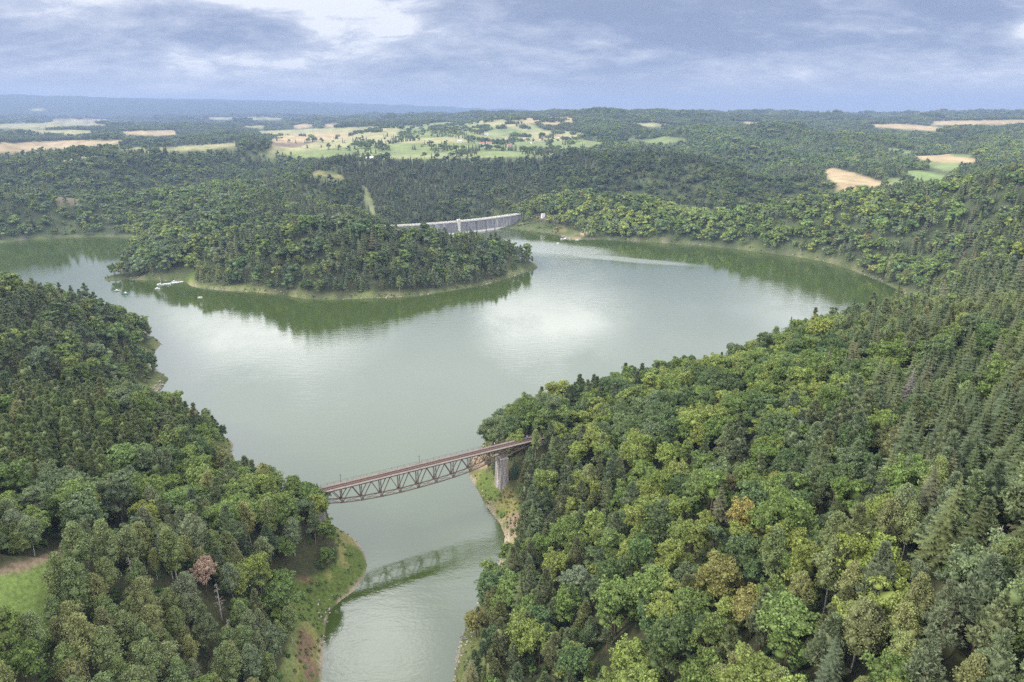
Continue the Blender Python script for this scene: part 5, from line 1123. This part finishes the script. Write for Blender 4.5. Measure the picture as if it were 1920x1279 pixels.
def jetty(px0, py0, px1, py1, W_, label):
    a, b = P(px0, py0), P(px1, py1); l = np.linalg.norm(b-a); rz = math.atan2(b[1]-a[1], b[0]-a[0]); t = thing('jetty', label, 'jetty', (a[0], a[1], 0), rz); n = max(2, int(l/4))
    for k in range(n): MB().box((l*(k+.5)/n, 0, .42), (l/n - .15, W_, .28)).build('deck_section', M['white'], t)
    for k in range(n):
        for sg in (-1, 1): MB().box((l*(k+.5)/n, sg*W_*.38, .12), (l/n*.7, W_*.2, .4)).build('float', M['hullgrey'], t)
jetty(305, 533.5, 344, 528.5, 2.4, 'long white floating jetty reaching out from the peninsula landing')
jetty(1058, 448.5, 1064, 445.5, 3.0, 'short pale jetty at the far landing near the dam')
boat(301, 534.5, 7.5, 2.5, .25, 'white sailboat with a bare mast at the end of the long jetty', M['white'], M['white'], 9.5, 'sailboat')
boat(327, 529, 6, 2.2, .15, 'white motorboat moored halfway along the long jetty', M['white'], M['white'])
boat(316, 534.2, 6, 2.2, .1, 'grey-hulled motorboat moored on the near side of the long jetty', M['hullgrey'], M['white'])
boat(295.5, 542, 5.2, 2.4, .1, 'white motorboat floating alone just off the jetty', M['white'], M['white'])
boat(375, 558.5, 4.2, 2.0, .3, 'small white boat on the green water right of the landing', M['white'], None)
boat(220, 546, 5.6, 2.4, .2, 'dark-hulled cabin boat on the bright water left of the rest', M['hullgrey'], M['white'])
boat(236, 551, 5.6, 2.5, -.1, 'blue motorboat beside the tree tops of the left headland', M['blue'], M['white'])
boat(1054, 449, 5, 2.2, .2, 'white boat left of the far landing near the dam', M['white'], M['white'])
boat(1068, 448.3, 6, 2.4, .6, 'blue and white boat drawn up at the far landing', M['blue'], M['white'])
boat(1082, 450.6, 4.5, 2.0, 0, 'small white boat right of the far landing', M['white'], None)
boat(1622, 582, 5, 2.2, .5, 'white boat on the bright water behind the ridge trees', M['white'], M['white'])
def buoy(px, py, label):
    p = P(px, py); t = thing('buoy', label, 'buoy', (p[0], p[1], 0)); v, f_ = tube([(0,0,-.5),(0,0,.1),(0,0,.5),(0,0,.8)], [.7, 1.1, .9, .2], 12); MB().add(v, f_).build('float', M['white'], t)
    v, f_ = tube([(0,0,.6),(0,0,1.6)], [.08, .08], 6); MB().add(v, f_).build('pole', M['dark'], t)
buoy(1046, 456, 'white buoy on the ruffled water off the far landing')

# ------------------------------------------------------------------ people on the bridge
SKIN = plain('skin', (.45,.27,.20), .6, var=.05); HAIR = plain('hair', (.06,.04,.03), .8, var=.1)
def person(s_, t_, face, shirt, trousers, label, stride=.22, bend=0):
    J = [(0,0,.95),(0,0,1.18),(0,0,1.40),(0,0,1.50),(.02,0,1.62),(.02,0,1.73)]; R_ = [(.13,.15),(.12,.14),(.13,.17),(.055,.055),(.085,.075),(.06,.055)]
    E_ = [(0,1),(1,2),(2,3),(3,4),(4,5)]
    def chain(root, pts, rads):
        p = root
        for q, r in zip(pts, rads): J.append(q); R_.append((r, r)); E_.append((p, len(J)-1)); p = len(J)-1
    for sg, st in ((-1, stride), (1, -stride)):
        chain(0, [(0, sg*.10, .90), (st*.6, sg*.10, .50), (st, sg*.10, .08), (st + .16, sg*.11, .04)], [.09, .065, .045, .035])
        chain(2, [(0, sg*.20, 1.40), (-st*.5, sg*.25, 1.13), (-st*.5 + .12, sg*.23, .88), (-st*.5 + .17, sg*.22, .78)], [.06, .045, .033, .03])
    me = bpy.data.meshes.new('person_body'); me.from_pydata(J, E_, [])
    bm = bmesh.new(); bm.from_mesh(me); sk = bm.verts.layers.skin.verify(); bm.verts.ensure_lookup_table()
    for v, r in zip(bm.verts, R_): v[sk].radius = r; v[sk].use_root = v.index == 0
    bm.to_mesh(me); bm.free(); o = bpy.data.objects.new('person', me); C.objects.link(o)
    o.modifiers.new('skin', 'SKIN').use_smooth_shade = True; sb = o.modifiers.new('sub', 'SUBSURF'); sb.levels = sb.render_levels = 1
    dg = bpy.context.evaluated_depsgraph_get(); ev = bpy.data.meshes.new_from_object(o.evaluated_get(dg)); o.modifiers.clear(); o.data = ev
    for m in (SKIN, shirt, trousers): ev.materials.append(m)
    for f in ev.polygons:
        c = f.center; f.material_index = 2 if c.z < .98 and abs(c.y) < .19 else (1 if c.z < 1.47 and c.z > .92 and not (abs(c.y) > .17 and c.z < 1.15) else 0)
    x = BA[0] + BU[0]*s_ - BU[1]*t_; y = BA[1] + BU[1]*s_ + BU[0]*t_; o.location = (x, y, TOPZ + .62); o.rotation_euler = (0, 0, BANG + face)
    for k, v in (('label', label), ('category', 'person'), ('group', 'people walking on the bridge')): o[k] = v
    v, f_ = tube([(.0,0,1.62),(.0,0,1.70),(.01,0,1.77),(.01,0,1.80)], [.098, .105, .08, .02], 10); MB().add(v, f_).build('hair', HAIR, o)
CL = [plain('pale_shirt', (.62,.60,.58), .9, var=.05), plain('dark_cloth', (.04,.045,.06), .9, var=.1), plain('red_shirt', (.42,.10,.07), .9, var=.05), plain('blue_cloth', (.10,.16,.28), .9, var=.1)]
person(76.5, 2.0, 0, CL[0], CL[1], 'person in a pale top walking on the bridge, leftmost of the four')
person(80.8, 2.1, PI, CL[2], CL[1], 'person in a red top next to the one in white on the bridge')
person(82.4, 1.9, PI, CL[0], CL[3], 'person in white walking beside the person in red on the bridge')
person(99.5, 1.2, .2, CL[0], CL[1], 'person in a light grey top near the right end of the bridge')
